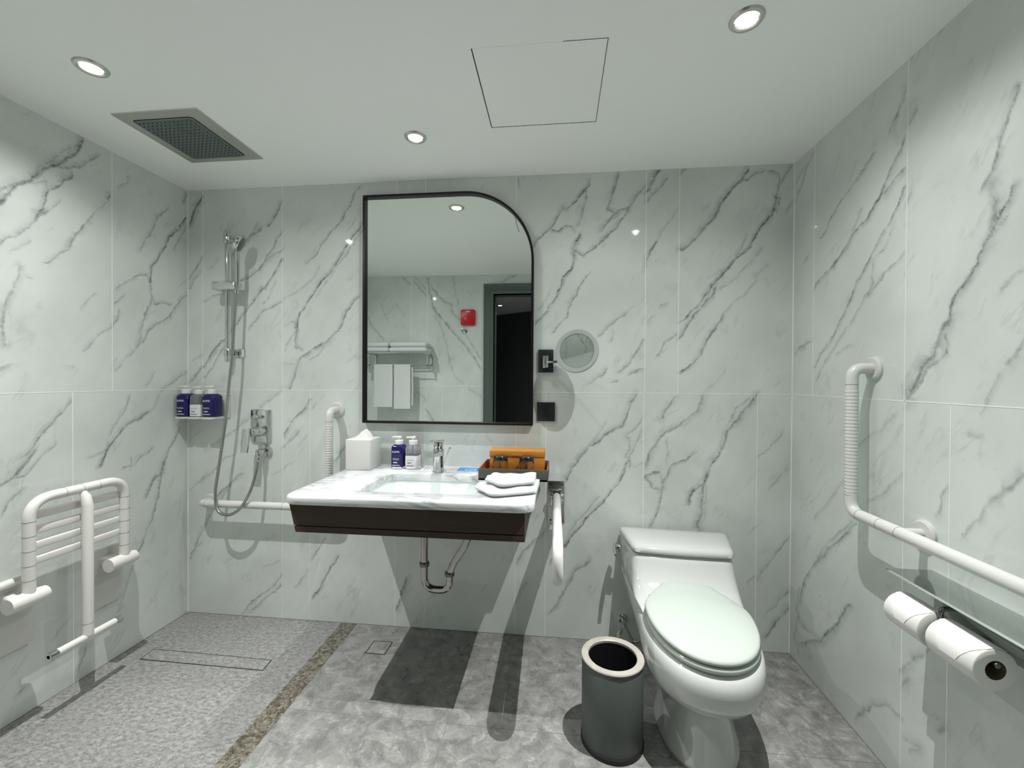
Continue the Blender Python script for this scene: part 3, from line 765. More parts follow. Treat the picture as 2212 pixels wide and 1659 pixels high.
# ------------------------------------------------------------------ ceiling hatch and overhead shower
def hatch():
    x0, x1, y0, y1 = 1.7065, 2.110, -.812, -.409
    t = thing('ceiling_hatch', 'square white access panel set flush in the ceiling', 'access panel', ((x0+x1)/2, (y0+y1)/2, H))
    MB().box((x0, y0, H-.0006), (x1, y1, H)).build('panel', 'ceiling_paint', t)
    b = MB(); w = .0034
    b.box((x0-w, y0, H-.0008), (x0, y1, H)).box((x0-w, y1-.001, H-.0008), (x1+w*.5, y1+w*.7, H)).box((x1, y0, H-.0008), (x1+w*.6, y1, H)).box((x1-.13, y0-w*.4, H-.0008), (x1+w*.6, y0, H))
    b.build('gap', 'gap_dark', t)
hatch()
def rain_shower():
    x0, x1, y0, y1 = .280, .635, -.637, -.274
    t = thing('ceiling_shower', 'large rectangular steel rain shower flush in the ceiling', 'shower head', ((x0+x1)/2, (y0+y1)/2, H))
    ix0, ix1, iy0, iy1 = .322, .574, -.592, -.309
    def loop(a, b_, c, d, r, z): return [(x, y, z) for x, y in rrect(a, b_, c, d, r, 5)]
    o = MB(); z = H
    o.loft([loop(x0, y0, x1, y1, .001, z), loop(x0, y0, x1, y1, .001, z-.004), loop(ix0-.003, iy0-.003, ix1+.003, iy1+.003, .018, z-.004), loop(ix0-.003, iy0-.003, ix1+.003, iy1+.003, .018, z-.0005)], cap0=False, cap1=False)
    o.build('cover_plate', 'trim_metal', t, sharp=30)
    o = MB(); o.loft([loop(ix0-.003, iy0-.003, ix1+.003, iy1+.003, .018, z-.0008), loop(ix0-.002, iy0-.002, ix1+.002, iy1+.002, .018, z-.0012)]); o.build('recess', 'gap_dark', t)
    o = MB(); o.loft([loop(ix0, iy0, ix1, iy1, .016, z-.001), loop(ix0, iy0, ix1, iy1, .016, z-.006), loop(ix0+.002, iy0+.002, ix1-.002, iy1-.002, .015, z-.008)])
    p = o.build('spray_plate', 'spray_metal', t)
    o = MB(); nx = 13
    for i in range(nx):
        for j in range(nx+1):
            x = ix0+.016+(ix1-ix0-.032)*i/(nx-1); y = iy0+.016+(iy1-iy0-.032)*j/nx
            o.cyl((x, y, z-.008), (x, y, z-.0098), .0021, 6)
    o.build('nozzles', 'nozzle_rubber', p)
rain_shower()

# ------------------------------------------------------------------ floor drains
def drain_long():
    P = [(.113, -.305), (.709, -.316), (.717, -.387), (.121, -.381)]
    t = thing('linear_drain', 'long tile-insert floor drain in the shower zone', 'floor drain', (.415, -.345, 0))
    def ins(P, d):
        cx = sum(p[0] for p in P)/4; cyy = sum(p[1] for p in P)/4
        return [(p[0]+(d if p[0] < cx else -d), p[1]+(d if p[1] < cyy else -d)) for p in P]
    b = MB(); b.prism(P, -.002, .0006); b.build('gap', 'gap_dark', t)
    b = MB(); b.prism(ins(P, .0042), -.002, .0012); b.build('tile_insert', 'shower_stone', t)
drain_long()
def drain_square():
    t = thing('square_drain', 'small square tile-insert floor drain under the vanity', 'floor drain', (1.147, -.176, 0))
    MB().box((1.099, -.2245, -.002), (1.195, -.1285, .0006)).build('gap', 'gap_dark', t)
    MB().box((1.1035, -.220, -.002), (1.1905, -.133, .0012)).build('tile_insert', 'floor_tile', t)
drain_square()

# ------------------------------------------------------------------ wall mirror
def wall_mirror():
    x0, x1, z0, z1, R = .990, 1.853, 1.038, 2.184, .345
    t = thing('wall_mirror', 'tall mirror in a thin black frame with one rounded upper corner', 'mirror', ((x0+x1)/2, 0, z0))
    def out(d): return rrect(x0+d, z0+d, x1-d, z1-d, [.003, .003, R-d, .003], 20)
    b = MB(); w = .0115
    L = lambda d, y: [(x, y, z) for x, z in out(d)]
    b.loft([L(0, 0), L(0, -.028), L(.001, -.030), L(w-.001, -.030), L(w, -.029), L(w, -.010), L(w+.002, 0)], cap0=True, cap1=False)
    b.build('frame', 'black_metal', t, sharp=30)
    b = MB(); b.loft([L(w-.001, -.004), L(w-.001, -.012)]); b.build('glass', 'mirror_silver', t, sharp=30)
wall_mirror()

def magnifier():
    c = Vector((2.056, -.165, 1.389))
    t = thing('magnifying_mirror', 'round swing-arm magnifying mirror on a black wall plate', 'mirror', (1.913, 0, 1.296))
    MB().box((1.877, -.016, 1.296), (1.950, 0, 1.408), .002).build('wall_plate', 'black_plate', t)
    b = MB(); b.cyl((1.906, -.030, 1.318), (1.906, -.030, 1.376), .0075, 20, bev=.001).cyl((1.920, -.032, 1.320), (1.920, -.032, 1.377), .006, 20, bev=.001)
    b.box((1.900, -.030, 1.335), (1.925, -.014, 1.358), .001); b.build('hinge', 'chrome', t)
    b = MB(); b.tube([(1.922, -.034, 1.347), (1.955, -.060, 1.346), (1.990, -.125, 1.350), (2.015, -.150, 1.360)], .006, 12, smooth=5); b.build('arm', 'chrome', t)
    n = Vector((-.30, -.93, .150)).normalized()
    b = MB(); b.lathe([(-.012, .060), (-.010, .094), (0, .099), (.008, .099), (.011, .096), (.011, .080), (.006, .0775), (0, .0765), (-.012, .060)], c, n, 64, cap=False)
    b.build('housing', 'ring_plastic', t)
    Rr = 1.0; prof = []
    for k in range(13):
        r = .0765*(1-k/12); prof.append((.006-(.0765**2-r*r)/(2*Rr), max(r, .0003)))
    b = MB(); b.lathe(prof+[(.001, .0004), (.001, .0765)], c, n, 64, cap=False); b.build('glass', 'mirror_silver', t, sharp=40)
magnifier()
def socket():
    t = thing('socket_plate', 'square black wall socket plate below the magnifying mirror', 'socket', (1.915, 0, 1.059))
    MB().box((1.872, -.008, 1.059), (1.959, 0, 1.151), .0015).build('plate', 'black_plate', t)
    b = MB()
    for dx, dz, rw in ((-.012, .012, 1), (.012, .012, 1), (0, -.004, 0), (-.010, -.020, 1), (.010, -.020, 1)):
        b.box((1.9155+dx-.003, -.0088, 1.105+dz-.006), (1.9155+dx+.003, -.0078, 1.105+dz+.006))
    b.build('socket_holes', 'black_rubber', t)
socket()

# ------------------------------------------------------------------ vanity
CT = .828                                             # counter top height
def ray_loop(poly, c, n=200):
    out = []; m = len(poly)
    ang = sorted([2*math.pi*k/n for k in range(n)])
    for a in ang:
        dx, dy = math.cos(a), math.sin(a); best = None
        for i in range(m):
            (x1, y1), (x2, y2) = poly[i], poly[(i+1) % m]
            ex, ey = x2-x1, y2-y1; den = dx*ey-dy*ex
            if abs(den) < 1e-12: continue
            tt = ((x1-c[0])*ey-(y1-c[1])*ex)/den; uu = ((x1-c[0])*dy-(y1-c[1])*dx)/den
            if tt > 0 and -1e-6 <= uu <= 1+1e-6 and (best is None or tt < best): best = tt
        out.append((c[0]+dx*best, c[1]+dy*best))
    return out
CX0, CX1, CY0 = .962, 1.893, -.628
BX0, BX1, BY0, BY1 = 1.205, 1.662, -.520, -.205
BC = ((BX0+BX1)/2, (BY0+BY1)/2)
def countertop():
    t = thing('countertop', 'white marble countertop with rounded front corners and a cut-out for the basin', 'countertop', (1.43, 0, CT-.03))
    O = lambda d, r: ray_loop(rrect(CX0+d, CY0+d, CX1-d, -.001, [r, r, .002, .002], 8), BC, 320)
    I = lambda d: ray_loop(rrect(BX0-d, BY0-d, BX1+d, BY1+d, .045, 8), BC, 320)
    z = lambda L, h: [(x, y, h) for x, y in L]
    b = MB(); b.loft([z(O(.006, .05), CT), z(O(.002, .055), CT-.002), z(O(0, .055), CT-.006), z(O(0, .055), CT-.024), z(O(.003, .05), CT-.030), z(I(0), CT-.030), z(I(0), CT-.003), z(I(.003), CT)], wrap=True)
    b.build('slab', 'counter_marble', t, sharp=50)
    # undermounted basin is its own thing
    s = thing('washbasin', 'white rectangular undermount washbasin in the marble countertop', 'basin', (BC[0], BC[1], CT-.15))
    z = lambda d, h, r=.045: [(x, y, h) for x, y in rrect(BX0+d, BY0+d, BX1-d, BY1-d, r, 8)]
    b = MB(); b.loft([z(-.012, CT-.031), z(-.004, CT-.031), z(-.002, CT-.040), z(.012, CT-.080), z(.032, CT-.106), z(.070, CT-.114, .03), z(.12, CT-.116, .02),
                      z(.12, CT-.122, .02), z(.070, CT-.121, .03), z(.026, CT-.114), z(.004, CT-.084), z(-.012, CT-.045), z(-.014, CT-.031)], cap0=False, cap1=False)
    b.loft([z(.12, CT-.116, .02), z(.12, CT-.122, .02)]); b.build('bowl', 'basin_ceramic', s, sharp=60)
    b = MB(); b.lathe([(0, .022), (.003, .022), (.004, .018), (.006, .015), (.007, .001)], (BC[0], BC[1]+.02, CT-.116), (0, 0, 1), 28); b.build('drain_plug', 'chrome', s)
countertop()
def vanity():
    t = thing('vanity_cabinet', 'dark brown wall-hung wooden apron under the marble countertop', 'vanity', (1.42, 0, .69))
    def panel(z0, z1, d, y0=-.606):
        xl = lambda z: .982+(.798-z)*.24+d
        b = MB(); xr = 1.860-d
        f = lambda x, y, z: (x, y, z)
        th = .018
        L0 = [(xl(z0), y0+d, z0), (xr, y0+d, z0), (xr, -.001, z0), (xr-th, -.001, z0), (xr-th, y0+d+th, z0), (xl(z0)+th, y0+d+th, z0), (xl(z0)+th, -.001, z0), (xl(z0), -.001, z0)]
        L1 = [(xl(z1) + (p[0]-xl(z0)) if p[0] < 1.3 else p[0], p[1], z1) for p in L0]
        b.loft([L0, L1]); return b
    panel(.7165, CT-.030, 0).build('apron_panel', 'wood_dark', t, sharp=20)
    panel(.712, .7168, .006).build('shadow_groove', 'gap_dark', t, sharp=20)
    panel(.691, .7125, .0).build('bottom_rail', 'wood_dark', t, sharp=20)
    MB().box((1.03, -.585, .6965), (1.84, -.002, .702)).build('bottom_panel', 'wood_dark', t)
vanity()
def trap():
    y = -.30
    t = thing('drain_trap', 'curved chrome drain trap hanging below the vanity', 'pipe', (1.45, y, .55))
    P = fillet([(1.403, y, .6965), (1.403, y, .352), (1.515, y, .352), (1.515, y, .445), (1.600, y, .575), (1.612, y-.0, .6965)], .062, 8)
    MB().tube(P, .0158, 20).build('tube', 'trap_chrome', t)
    def nut(p, q, r=.021): b = MB(); b.cyl(p, q, r, 20, bev=.002); return b
    nut((1.403, y, .470), (1.403, y, .452), .0215).build('nut', 'dark_steel', t)
    nut((1.515, y, .432), (1.515, y, .416), .0215).build('nut', 'dark_steel', t)
    nut((1.403, y, .6965), (1.403, y, .660), .0175).build('tailpiece', 'chrome', t)
    nut((1.610, y, .6962), (1.611, y, .690), .030).build('flange', 'chrome', t)
trap()
def faucet():
    x, y = 1.420, -.148; z = CT
    t = thing('basin_faucet', 'chrome single-lever faucet behind the washbasin', 'faucet', (x, y, z))
    b = MB(); b.lathe([(0, .029), (.004, .029), (.006, .027), (.03, .0255), (.075, .0245), (.104, .0255), (.108, .023), (.109, .001)], (x, y, z), (0, 0, 1), 36); b.build('body', 'chrome', t)
    b = MB(); S = []
    for k in range(9):
        f = k/8; yy = y+.012-f*.135; zz = z+.086+.016*f-.004*f*f; hw = .0225-.003*f; hh = .015-.006*f
        S.append([(x+px, yy, zz+pz) for px, pz in rrect(-hw, -hh, hw, hh, min(hh*.8, .006), 4)])
    b.loft(S); b.cyl((x, y-.100, z+.095), (x, y-.100, z+.086), .009, 18); b.build('spout', 'chrome', t)
    b = MB(); b.lathe([(.108, .0195), (.114, .0205), (.130, .0225), (.138, .020), (.140, .001)], (x, y, z), (0, 0, 1), 32)
    S = []
    for k in range(8):
        f = k/7; yy = y+.024-f*.105; zz = z+.141+.013*f; hw = .0225-.001*f; hh = .0075-.003*f
        S.append([(x+px, yy, zz+pz) for px, pz in rrect(-hw, -hh, hw, hh, hh*.7, 4)])
    b.loft(S); b.build('lever', 'chrome', t)
    b = MB(); b.tube([(x+.006, y+.030, z), (x+.028, y+.036, z+.065), (x+.042, y+.040, z+.104)], .0022, 8).lathe([(-.003, .003), (0, .0045), (.006, .0045), (.008, .002)], (x+.042, y+.040, z+.104), (.9, 0, .25), 12)
    b.build('pop_up_rod', 'chrome', t)
faucet()
def tissue_box():
    x0, x1, y0, y1, z = .972, 1.095, -.165, -.038, CT
    t = thing('tissue_box', 'white square tissue box cover standing on the countertop', 'tissue box', ((x0+x1)/2, (y0+y1)/2, z))
    MB().box((x0, y0, z), (x1, y1, z+.145), .004, 3).build('cover', 'white_plastic', t)
    cx, cyy = (x0+x1)/2, (y0+y1)/2
    b = MB(); L = []
    for k in range(7):
        f = k/6; R = .044*(1-f)**.8+.0015; loop = []
        for j in range(24):
            a = 2*math.pi*j/24; w = 1+.22*math.sin(3*a+f*4)*(.3+f)
            loop.append((cx+R*w*math.cos(a)+.014*f, cyy+R*.38*w*math.sin(a), z+.143+.046*f+.003*math.sin(5*a)*(1-f)))
        L.append(loop)
    b.loft(L); b.build('tissue', 'paper', t, sharp=50)
tissue_box()

def bottle(x, y, z, s, m, label, group, big=False, brand='ELEMIS'):
    """square pump bottle about 16 cm high (times s)"""
    t = thing('pump_bottle', label, 'bottle', (x, y, z), group)
    w = .031*s
    L = lambda d, h, r=.009: [(x+px, y+py, z+h*s) for px, py in rrect(-w+d*s, -w+d*s, w-d*s, w-d*s, r*s, 5)]
    b = MB(); b.loft([L(.004, 0), L(0, .004), L(0, .098), L(.003, .106), L(.010, .112), L(.014, .114)]); b.build('bottle', m, t, sharp=45)
    if m == 'clear_plastic':
        lb = MB(); L2 = lambda d, h: [(x+px, y+py, z+h*s) for px, py in rrect(-w-d*s, -w-d*s, w+d*s, w+d*s, .010*s, 5)]
        lb.loft([L2(.0006, .004), L2(.0006, .062)], False, False); lb.build('label', 'card_white', t)
        tb = MB(); tb.cyl((x, y, z+.06*s), (x, y, z+.112*s), .003*s, 8); tb.build('dip_tube', 'cap_white', t)
    b = MB(); b.lathe([(.112*s, .019*s), (.114*s, .0215*s), (.132*s, .0215*s), (.135*s, .019*s), (.1355*s, .006*s), (.142*s, .0055*s)], (x, y, z), (0, 0, 1), 28); b.build('collar', 'cap_white', t)
    b = MB(); S = []
    for k in range(6):
        f = k/5; xx = x+.013*s-f*.046*s; hh = (.0065-.0035*f)*s; hw = (.0095-.004*f)*s
        S.append([(xx, y+py-.004*f*s, z+.1485*s+pz-.001*f*s) for py, pz in rrect(-hw, -hh, hw, hh, hh*.6, 3)])
    b.loft(S).cyl((x, y, z+.141*s), (x, y, z+.149*s), .0085*s, 16); b.build('pump_head', 'cap_white', t)
    ym = y-w-.0009
    ink = 'ink' if m == 'clear_plastic' else 'lettering_white'
    if m != 'clear_plastic': text(brand, .0125*s, 'lettering_white', t, (x-.024*s, ym, z+.075*s), (1, 0, 0), (0, 0, 1))
    b = MB()
    for (zz, x0, x1, h) in ((.045, -.022, .010, .0012), (.0405, -.020, .012, .0010), (.025, -.018, .002, .004), (.012, -.024, .014, .0028)):
        if m == 'clear_plastic' and zz > .042: continue
        b.box((x+x0*s, ym-.0004, z+zz*s), (x+x1*s, ym+.0004, z+(zz+h)*s))
    b.build('label_print', ink, t)
    return t
def shower_rack():
    z = 1.062
    t = thing('bottle_rack', 'white plastic wall rack holding three pump bottles in the shower corner', 'rack', (.12, 0, z-.012))
    b = MB(); b.box((.028, -.010, z-.012), (.248, 0, z+.118), .005); b.build('back_plate', 'white_plastic', t)
    b = MB()
    for cx in (.052, .122, .198):
        b.prism(rrect(cx-.037, -.102, cx+.037, -.008, .014, 5), z-.012, z-.002, bev=.002)
    b.build('tray', 'white_plastic', t)
    bottle(.050, -.060, z-.002, 1.05, 'bottle_blue', 'leftmost blue pump bottle of the shower rack, nearest the corner', 'bottles in the shower rack')
    bottle(.1215, -.058, z-.002, 1.03, 'clear_plastic', 'clear pump bottle with white label between two blue bottles in the shower rack', 'bottles in the shower rack')
    bottle(.196, -.060, z-.002, 1.05, 'bottle_blue', 'right blue pump bottle of the shower rack, beside the shower hose', 'bottles in the shower rack')
shower_rack()
def counter_bottles():
    t = thing('bottle_holder', 'white twin-cup holder under the two pump bottles on the countertop', 'holder', (1.245, -.085, CT))
    b = MB()
    for cx in (1.208, 1.278):
        b.lathe([(0, .036), (.004, .038), (.010, .038), (.012, .036), (.012, .034), (.006, .033), (.006, .001)], (cx, -.090, CT), (0, 0, 1), 36)
    b.build('cups', 'cap_white', t)
    b = MB(); b.prism(rrect(1.172, CT+.004, 1.314, CT+.150, .014, 5), -.054, -.050, axis='y'); b.build('back_plate', 'clear_plastic', t)
    b = MB(); b.tube([(1.313, -.060, CT+.006), (1.318, -.062, CT+.04), (1.314, -.066, CT+.088)], .0022, 8, smooth=4); b.build('side_wire', 'cap_white', t)
    bottle(1.208, -.090, CT+.006, .98, 'bottle_blue', 'blue pump bottle on the countertop beside the tissue box', 'bottles on the countertop')
    bottle(1.278, -.090, CT+.006, .98, 'clear_plastic', 'clear pump bottle with white label on the countertop', 'bottles on the countertop')
counter_bottles()
def cards():
    t = thing('notice_card', 'white printed card lying left of the faucet', 'card', (1.36, -.085, CT))
    MB().box((1.325, -.135, CT), (1.392, -.030, CT+.0012)).build('card', 'card_white', t)
    b = MB(); random.seed(3)
    for i in range(8):
        yy = -.045-i*.010
        for j in range(3):
            a = 1.335+j*.017+random.random()*.003; b.box((a, yy, CT+.001), (a+.008+random.random()*.006, yy+.0022, CT+.0015))
    b.build('print', 'ink', t)
    t = thing('information_card', 'blue card with a white framed square beside the tray', 'card', (1.555, -.08, CT))
    x0, x1, y0, y1 = 1.495, 1.612, -.125, -.040
    MB().box((x0, y0, CT), (x1, y1, CT+.0015)).build('card', 'card_white', t)
    MB().box((x0+.003, y0+.003, CT+.0012), (x1-.003, y1-.003, CT+.0019)).build('blue_panel', 'card_blue', t)
    b = MB(); cx, cyy = (x0+x1)/2+.008, y0+.034
    b.box((cx-.026, cyy-.018, CT+.0016), (cx+.026, cyy-.014, CT+.0023)).box((cx-.026, cyy+.014, CT+.0016), (cx+.026, cyy+.018, CT+.0023)).box((cx-.026, cyy-.018, CT+.0016), (cx-.022, cyy+.018, CT+.0023)).box((cx+.022, cyy-.018, CT+.0016), (cx+.026, cyy+.018, CT+.0023))
    b.build('white_frame', 'lettering_white', t)
cards()
def amenity_tray():
    x0, x1, y0, y1, z = 1.634, 1.934, -.285, -.060, CT
    t = thing('amenity_tray', 'dark grey leather tray with orange lining on the right end of the countertop', 'tray', (1.78, -.17, z))
    b = MB(); b.box((x0, y0, z), (x1, y1, z+.008)); b.build('base', 'tray_leather', t)
    w = .006; h = .050
    b = MB(); R = lambda d, zz: [(x, y, zz) for x, y in rrect(x0+d, y0+d, x1-d, y1-d, .003, 3)]
    b.loft([R(0, z), R(0, z+h-.002), R(.001, z+h), R(w*.5, z+h), R(w*.5, z+.006)], cap0=False, cap1=False); b.build('rim', 'tray_leather', t, sharp=30)
    b = MB(); b.loft([R(w*.5, z+h+.0003), R(w, z+h), R(w, z+.009), R(w+.02, z+.009)], cap0=False, cap1=True); b.build('lining', 'rust_leather', t, sharp=30)
    b = MB(); b.box((1.735, y0-.003, z+.014), (1.815, y0+.001, z+.034), .0015); b.build('leather_tab', 'rust_leather', t)
    # lidded box
    o = thing('lidded_box', 'orange leather box with a hinged lid at the back of the tray', 'box', (1.79, -.14, z+.009))
    MB().box((1.668, -.180, z+.009), (1.915, -.080, z+.082), .002).build('body', 'orange_leather', o)
    MB().box((1.666, -.182, z+.0835), (1.917, -.078, z+.112), .003).build('lid', 'orange_leather', o)
    MB().box((1.770, -.186, z+.090), (1.822, -.181, z+.094), .001).build('pull_tab', 'rust_leather', o)
    for i, (gx, lab) in enumerate(((1.722, 'upturned ribbed drinking glass on the left in the tray'), (1.838, 'upturned ribbed drinking glass on the right in the tray'))):
        g = thing('drinking_glass', lab, 'glass', (gx, -.225, z+.009), 'upturned glasses in the tray')
        zz = z+.009; L = []
        for (h, r) in ((0, .037), (.02, .0365), (.05, .034), (.074, .0305), (.076, .028), (.073, .0275), (.05, .0315), (.02, .0335), (.001, .0345)):
            L.append([(gx+r*(1+.02*(j % 2))*math.cos(2*math.pi*j/40), -.225+r*(1+.02*(j % 2))*math.sin(2*math.pi*j/40), zz+h) for j in range(40)])
        b = MB(); b.loft(L, cap0=False, cap1=False, wrap=False)
        b.bm.faces.new([v for v in b.bm.verts][4*40:5*40]) if False else None
        b.build('tumbler', 'tinted_glass', g, sharp=60)
        b = MB(); b.lathe([(.070, .0322), (.071, .0325), (.084, .0315), (.088, .028), (.0885, .001)], (gx, -.225, zz), (0, 0, 1), 40); b.build('cap', 'black_lid', g)
amenity_tray()
def towel_chevron():
    def towel(z, dz, pts_f, pts_b, label):
        t = thing('folded_towel', label, 'towel', (1.77, -.45, z), 'folded white hand towels on the countertop')
        F = catmull([Vector((*p, 0)) for p in pts_f], 8); B = catmull([Vector((*p, 0)) for p in pts_b], 8)
        n = len(F); S = []
        for i in range(n):
            f, q = F[i], B[i]; d = (q-f); L = []
            K = 7
            for k in range(K+1):       # top from front to back
                u = k/K; e = math.sqrt(max(0, 1-(1-min(u*5, 1))**2)); p = f+d*u
                L.append((p.x, p.y, z+dz*(.5+.5*e)+.0025*math.sin(i*.5+k*.9)))
            L.append((q.x, q.y+.003, z+dz*.5)); L.append((q.x, q.y, z+.0005))
            for k in range(1, 5):
                u = 1-k/5; p = f+d*u; L.append((p.x, p.y, z+.0005))
            L.append((f.x, f.y+.001, z+.002)); L.append((f.x, f.y-.003, z+dz*.25))
            S.append(L)
        b = MB(); b.loft(S); b.build('towel', 'towel', t, sharp=70)
        # fold line visible along the front
        b = MB(); mid = [(p.x, p.y-.004, z+dz*.62) for p in F[1:-1]]; b.tube(mid, dz*.30, 10); b.build('folded_edge', 'towel', t, sharp=80)
    towel(CT, .0215, [(1.655, -.452), (1.700, -.505), (1.740, -.548), (1.815, -.520), (1.893, -.480)], [(1.690, -.345), (1.730, -.350), (1.775, -.365), (1.835, -.345), (1.900, -.330)], 'lower white hand towel folded into a V on the right front of the countertop')
    towel(CT+.0235, .0215, [(1.690, -.420), (1.725, -.455), (1.762, -.492), (1.825, -.466), (1.882, -.430)], [(1.705, -.345), (1.740, -.335), (1.785, -.345), (1.835, -.325), (1.885, -.310)], 'upper white hand towel folded into a V, lying on another towel')
towel_chevron()

# ------------------------------------------------------------------ shower fittings
def shower_bar():
    x, y = .272, -.052
    t = thing('shower_rail', 'vertical chrome shower rail on the back wall', 'shower rail', (x, 0, 1.344))
    MB().cyl((x, y, 1.344), (x, y, 2.030), .0105, 20, bev=.002).build('rail', 'chrome', t)
    for z0, z1, m in ((1.955, 2.000, 'chrome'), (1.372, 1.412, 'chrome')):
        b = MB(); b.cyl((x, y, z0), (x, y, z1), .0165, 24, bev=.003).box((x-.004, y, z0+.006), (x+.012, 0, z1-.006), .002).box((x-.012, -.006, z0-.002), (x+.060, 0, z1+.002), .003)
        b.build('bracket', 'chrome', t)
    b = MB(); b.prism([(x-.057+.010*0, -.088), (x-.045, -.100), (x+.070, -.100), (x+.078, -.090), (x+.078, -.050), (x+.066, -.036), (x-.045, -.036), (x-.057, -.046)], 1.709, 1.751, bev=.006)
    b.build('slider', 'chrome', t)
    h = thing('hand_shower', 'chrome hand shower with a round tilted head parked in the rail slider', 'shower head', (.352, -.082, 1.70))
    c = Vector((.373, -.102, 1.937)); n = Vector((.80, .40, -.42)).normalized()
    b = MB(); b.lathe([(-.012, .001), (-.012, .030), (-.008, .043), (0, .047), (.010, .047), (.014, .044), (.014, .001)], c, n, 44); b.build('head', 'chrome', h)
    b = MB(); b.lathe([(.014, .038), (.0155, .036), (.0155, .001)], c, n, 36); b.build('spray_face', 'spray_metal', h)
    b = MB(); b.tube([(.345, -.078, 1.690), (.350, -.078, 1.76), (.352, -.082, 1.85), (.360, -.094, 1.925)], .0105, 16, smooth=5); b.build('handle', 'chrome', h)
    s = thing('shower_hose', 'long looping metal shower hose between hand shower and wall outlet', 'hose', (.346, -.08, 1.68))
    P = [(.345, -.078, 1.700), (.338, -.085, 1.55), (.331, -.092, 1.36), (.322, -.095, 1.27), (.305, -.095, 1.11), (.280, -.095, .93), (.258, -.095, .79), (.246, -.100, .68), (.262, -.108, .600), (.300, -.112, .574), (.350, -.112, .578), (.400, -.108, .620), (.434, -.090, .700), (.446, -.068, .79), (.447, -.056, .846)]
    b = MB(); C = catmull([Vector(p) for p in P], 22)
    b.tube(C, .0072, 12, rs=[.0078, .0066]*((len(C)+1)//2)); b.build('hose', 'brushed_steel', s, sharp=80)
    MB().cyl((.447, -.056, .830), (.447, -.056, .868), .0095, 18, bev=.002).build('hose_nut', 'chrome', s)
    o = thing('hose_outlet', 'round chrome wall outlet elbow for the shower hose', 'outlet', (.447, 0, .878))
    b = MB(); b.cyl((.452, 0, .880), (.452, -.014, .880), .034, 36, bev=.003); b.build('flange', 'chrome', o)
    b = MB(); b.cyl((.450, -.012, .880), (.448, -.058, .880), .016, 24, bev=.003).cyl((.447, -.054, .892), (.447, -.056, .856), .0135, 20, bev=.003); b.build('elbow', 'chrome', o)
shower_bar()
def shower_valve():
    x0, x1, z0, z1 = .370, .482, .925, 1.098
    t = thing('shower_valve', 'square-cornered chrome shower mixer plate with lever handle', 'shower valve', (.426, 0, .92))
    b = MB(); b.prism(rrect(x0, z0, x1, z1, .010, 5), -.010, 0, bev=.002, axis='y'); b.build('wall_plate', 'chrome', t)
    b = MB(); b.cyl((.430, -.010, 1.060), (.418, -.060, 1.060), .0095, 20, bev=.001); kb = b.build('diverter_knob', 'chrome', t)
    b = MB(); b.cyl((.441, -.010, .985), (.430, -.058, .985), .0255, 30, bev=.003).cyl((.434, -.054, .985), (.424, -.088, .984), .0225, 30, bev=.002); b.build('handle_hub', 'chrome', t)
    b = MB(); S = []
    for k in range(8):
        f = k/7; zz = 1.004-f*.118; hw = .020-.002*f+(.003*math.sin(f*math.pi)); yy = -.094-.010*f
        S.append([(.412+px-.004*f, yy+py, zz) for px, py in rrect(-hw, -.005, hw, .005, .004, 4)])
    b.loft(S); b.build('lever_handle', 'chrome', t)
shower_valve()

# ------------------------------------------------------------------ grab bars
def flange(b, c, ax, R=.040, d=.012):
    b.lathe([(0, R), (d*.6, R), (d, R*.85), (d, R*.3)], c, ax, 36)
def grips(b, p0, p1, r, n):
    p0, p1 = Vector(p0), Vector(p1); d = (p1-p0).normalized()
    for k in range(n):
        c = p0+(p1-p0)*(k/(n-1)); b.lathe([(-.0045, r), (-.003, r+.0007), (.003, r+.0007), (.0045, r)], c, d, 24, cap=False)
def joint(c, a, r, parent):
    b = MB(); b.lathe([(-.0006, r-.001), (-.0006, r+.0004), (.0006, r+.0004), (.0006, r-.001)], c, a, 24, cap=False)
    return b.build('joint_ring', 'joint_grey', parent)
def grab_left():
    r = .0185
    t = thing('grab_bar', 'white L-shaped grab bar left of and behind the vanity', 'grab bar', (.84, 0, .615), 'white wall grab bars')
    P = fillet([(.842, 0, 1.100), (.842, -.078, 1.100), (.842, -.078, .615), (.142, -.078, .615), (.138, 0, .604)], .042, 8)
    MB().tube(P, r, 22).build('tube', 'white_plastic', t)
    for c in ((.842, 0, 1.100), (.138, 0, .604)):
        b = MB(); flange(b, c, (0, -1, 0)); b.build('flange', 'white_plastic', t)
    b = MB(); grips(b, (.842, -.078, 1.025), (.842, -.078, .700), r, 28); b.build('grip_sleeve', 'white_plastic', t, sharp=60)
    for c, a in (((.842, -.078, 1.047), (0, 0, 1)), ((.180, -.078, .615), (1, 0, 0)), ((.600, -.078, .615), (1, 0, 0))):
        joint(c, a, r, t)
grab_left()
def grab_right():
    r = .0185; x = W-.072
    t = thing('grab_bar', 'white L-shaped grab bar on the right wall beside the toilet', 'grab bar', (W, -.52, .815), 'white wall grab bars')
    P = fillet([(W, -.512, 1.305), (x, -.512, 1.305), (x, -.516, .815), (x, -1.26, .815), (W, -1.26, .815)], .044, 8)
    MB().tube(P, r, 22).build('tube', 'white_plastic', t)
    MB().tube([(W, -.722, .815), (x+.004, -.722, .815)], .014, 18).build('bracket_arm', 'white_plastic', t)
    for c in ((W, -.512, 1.305), (W, -.722, .815), (W, -1.26, .815)):
        b = MB(); flange(b, c, (-1, 0, 0)); b.build('flange', 'white_plastic', t)
    b = MB(); grips(b, (x, -.5125, 1.225), (x, -.5150, .885), r, 30); b.build('grip_sleeve', 'white_plastic', t, sharp=60)
    for c, a in (((x, -.5125, 1.250), (0, 0, 1)), ((x, -.515, .872), (0, 0, 1)), ((x, -.560, .815), (0, 1, 0)), ((x, -.650, .815), (0, 1, 0)), ((x, -.725, .815), (0, 1, 0))):
        joint(c, a, r, t)
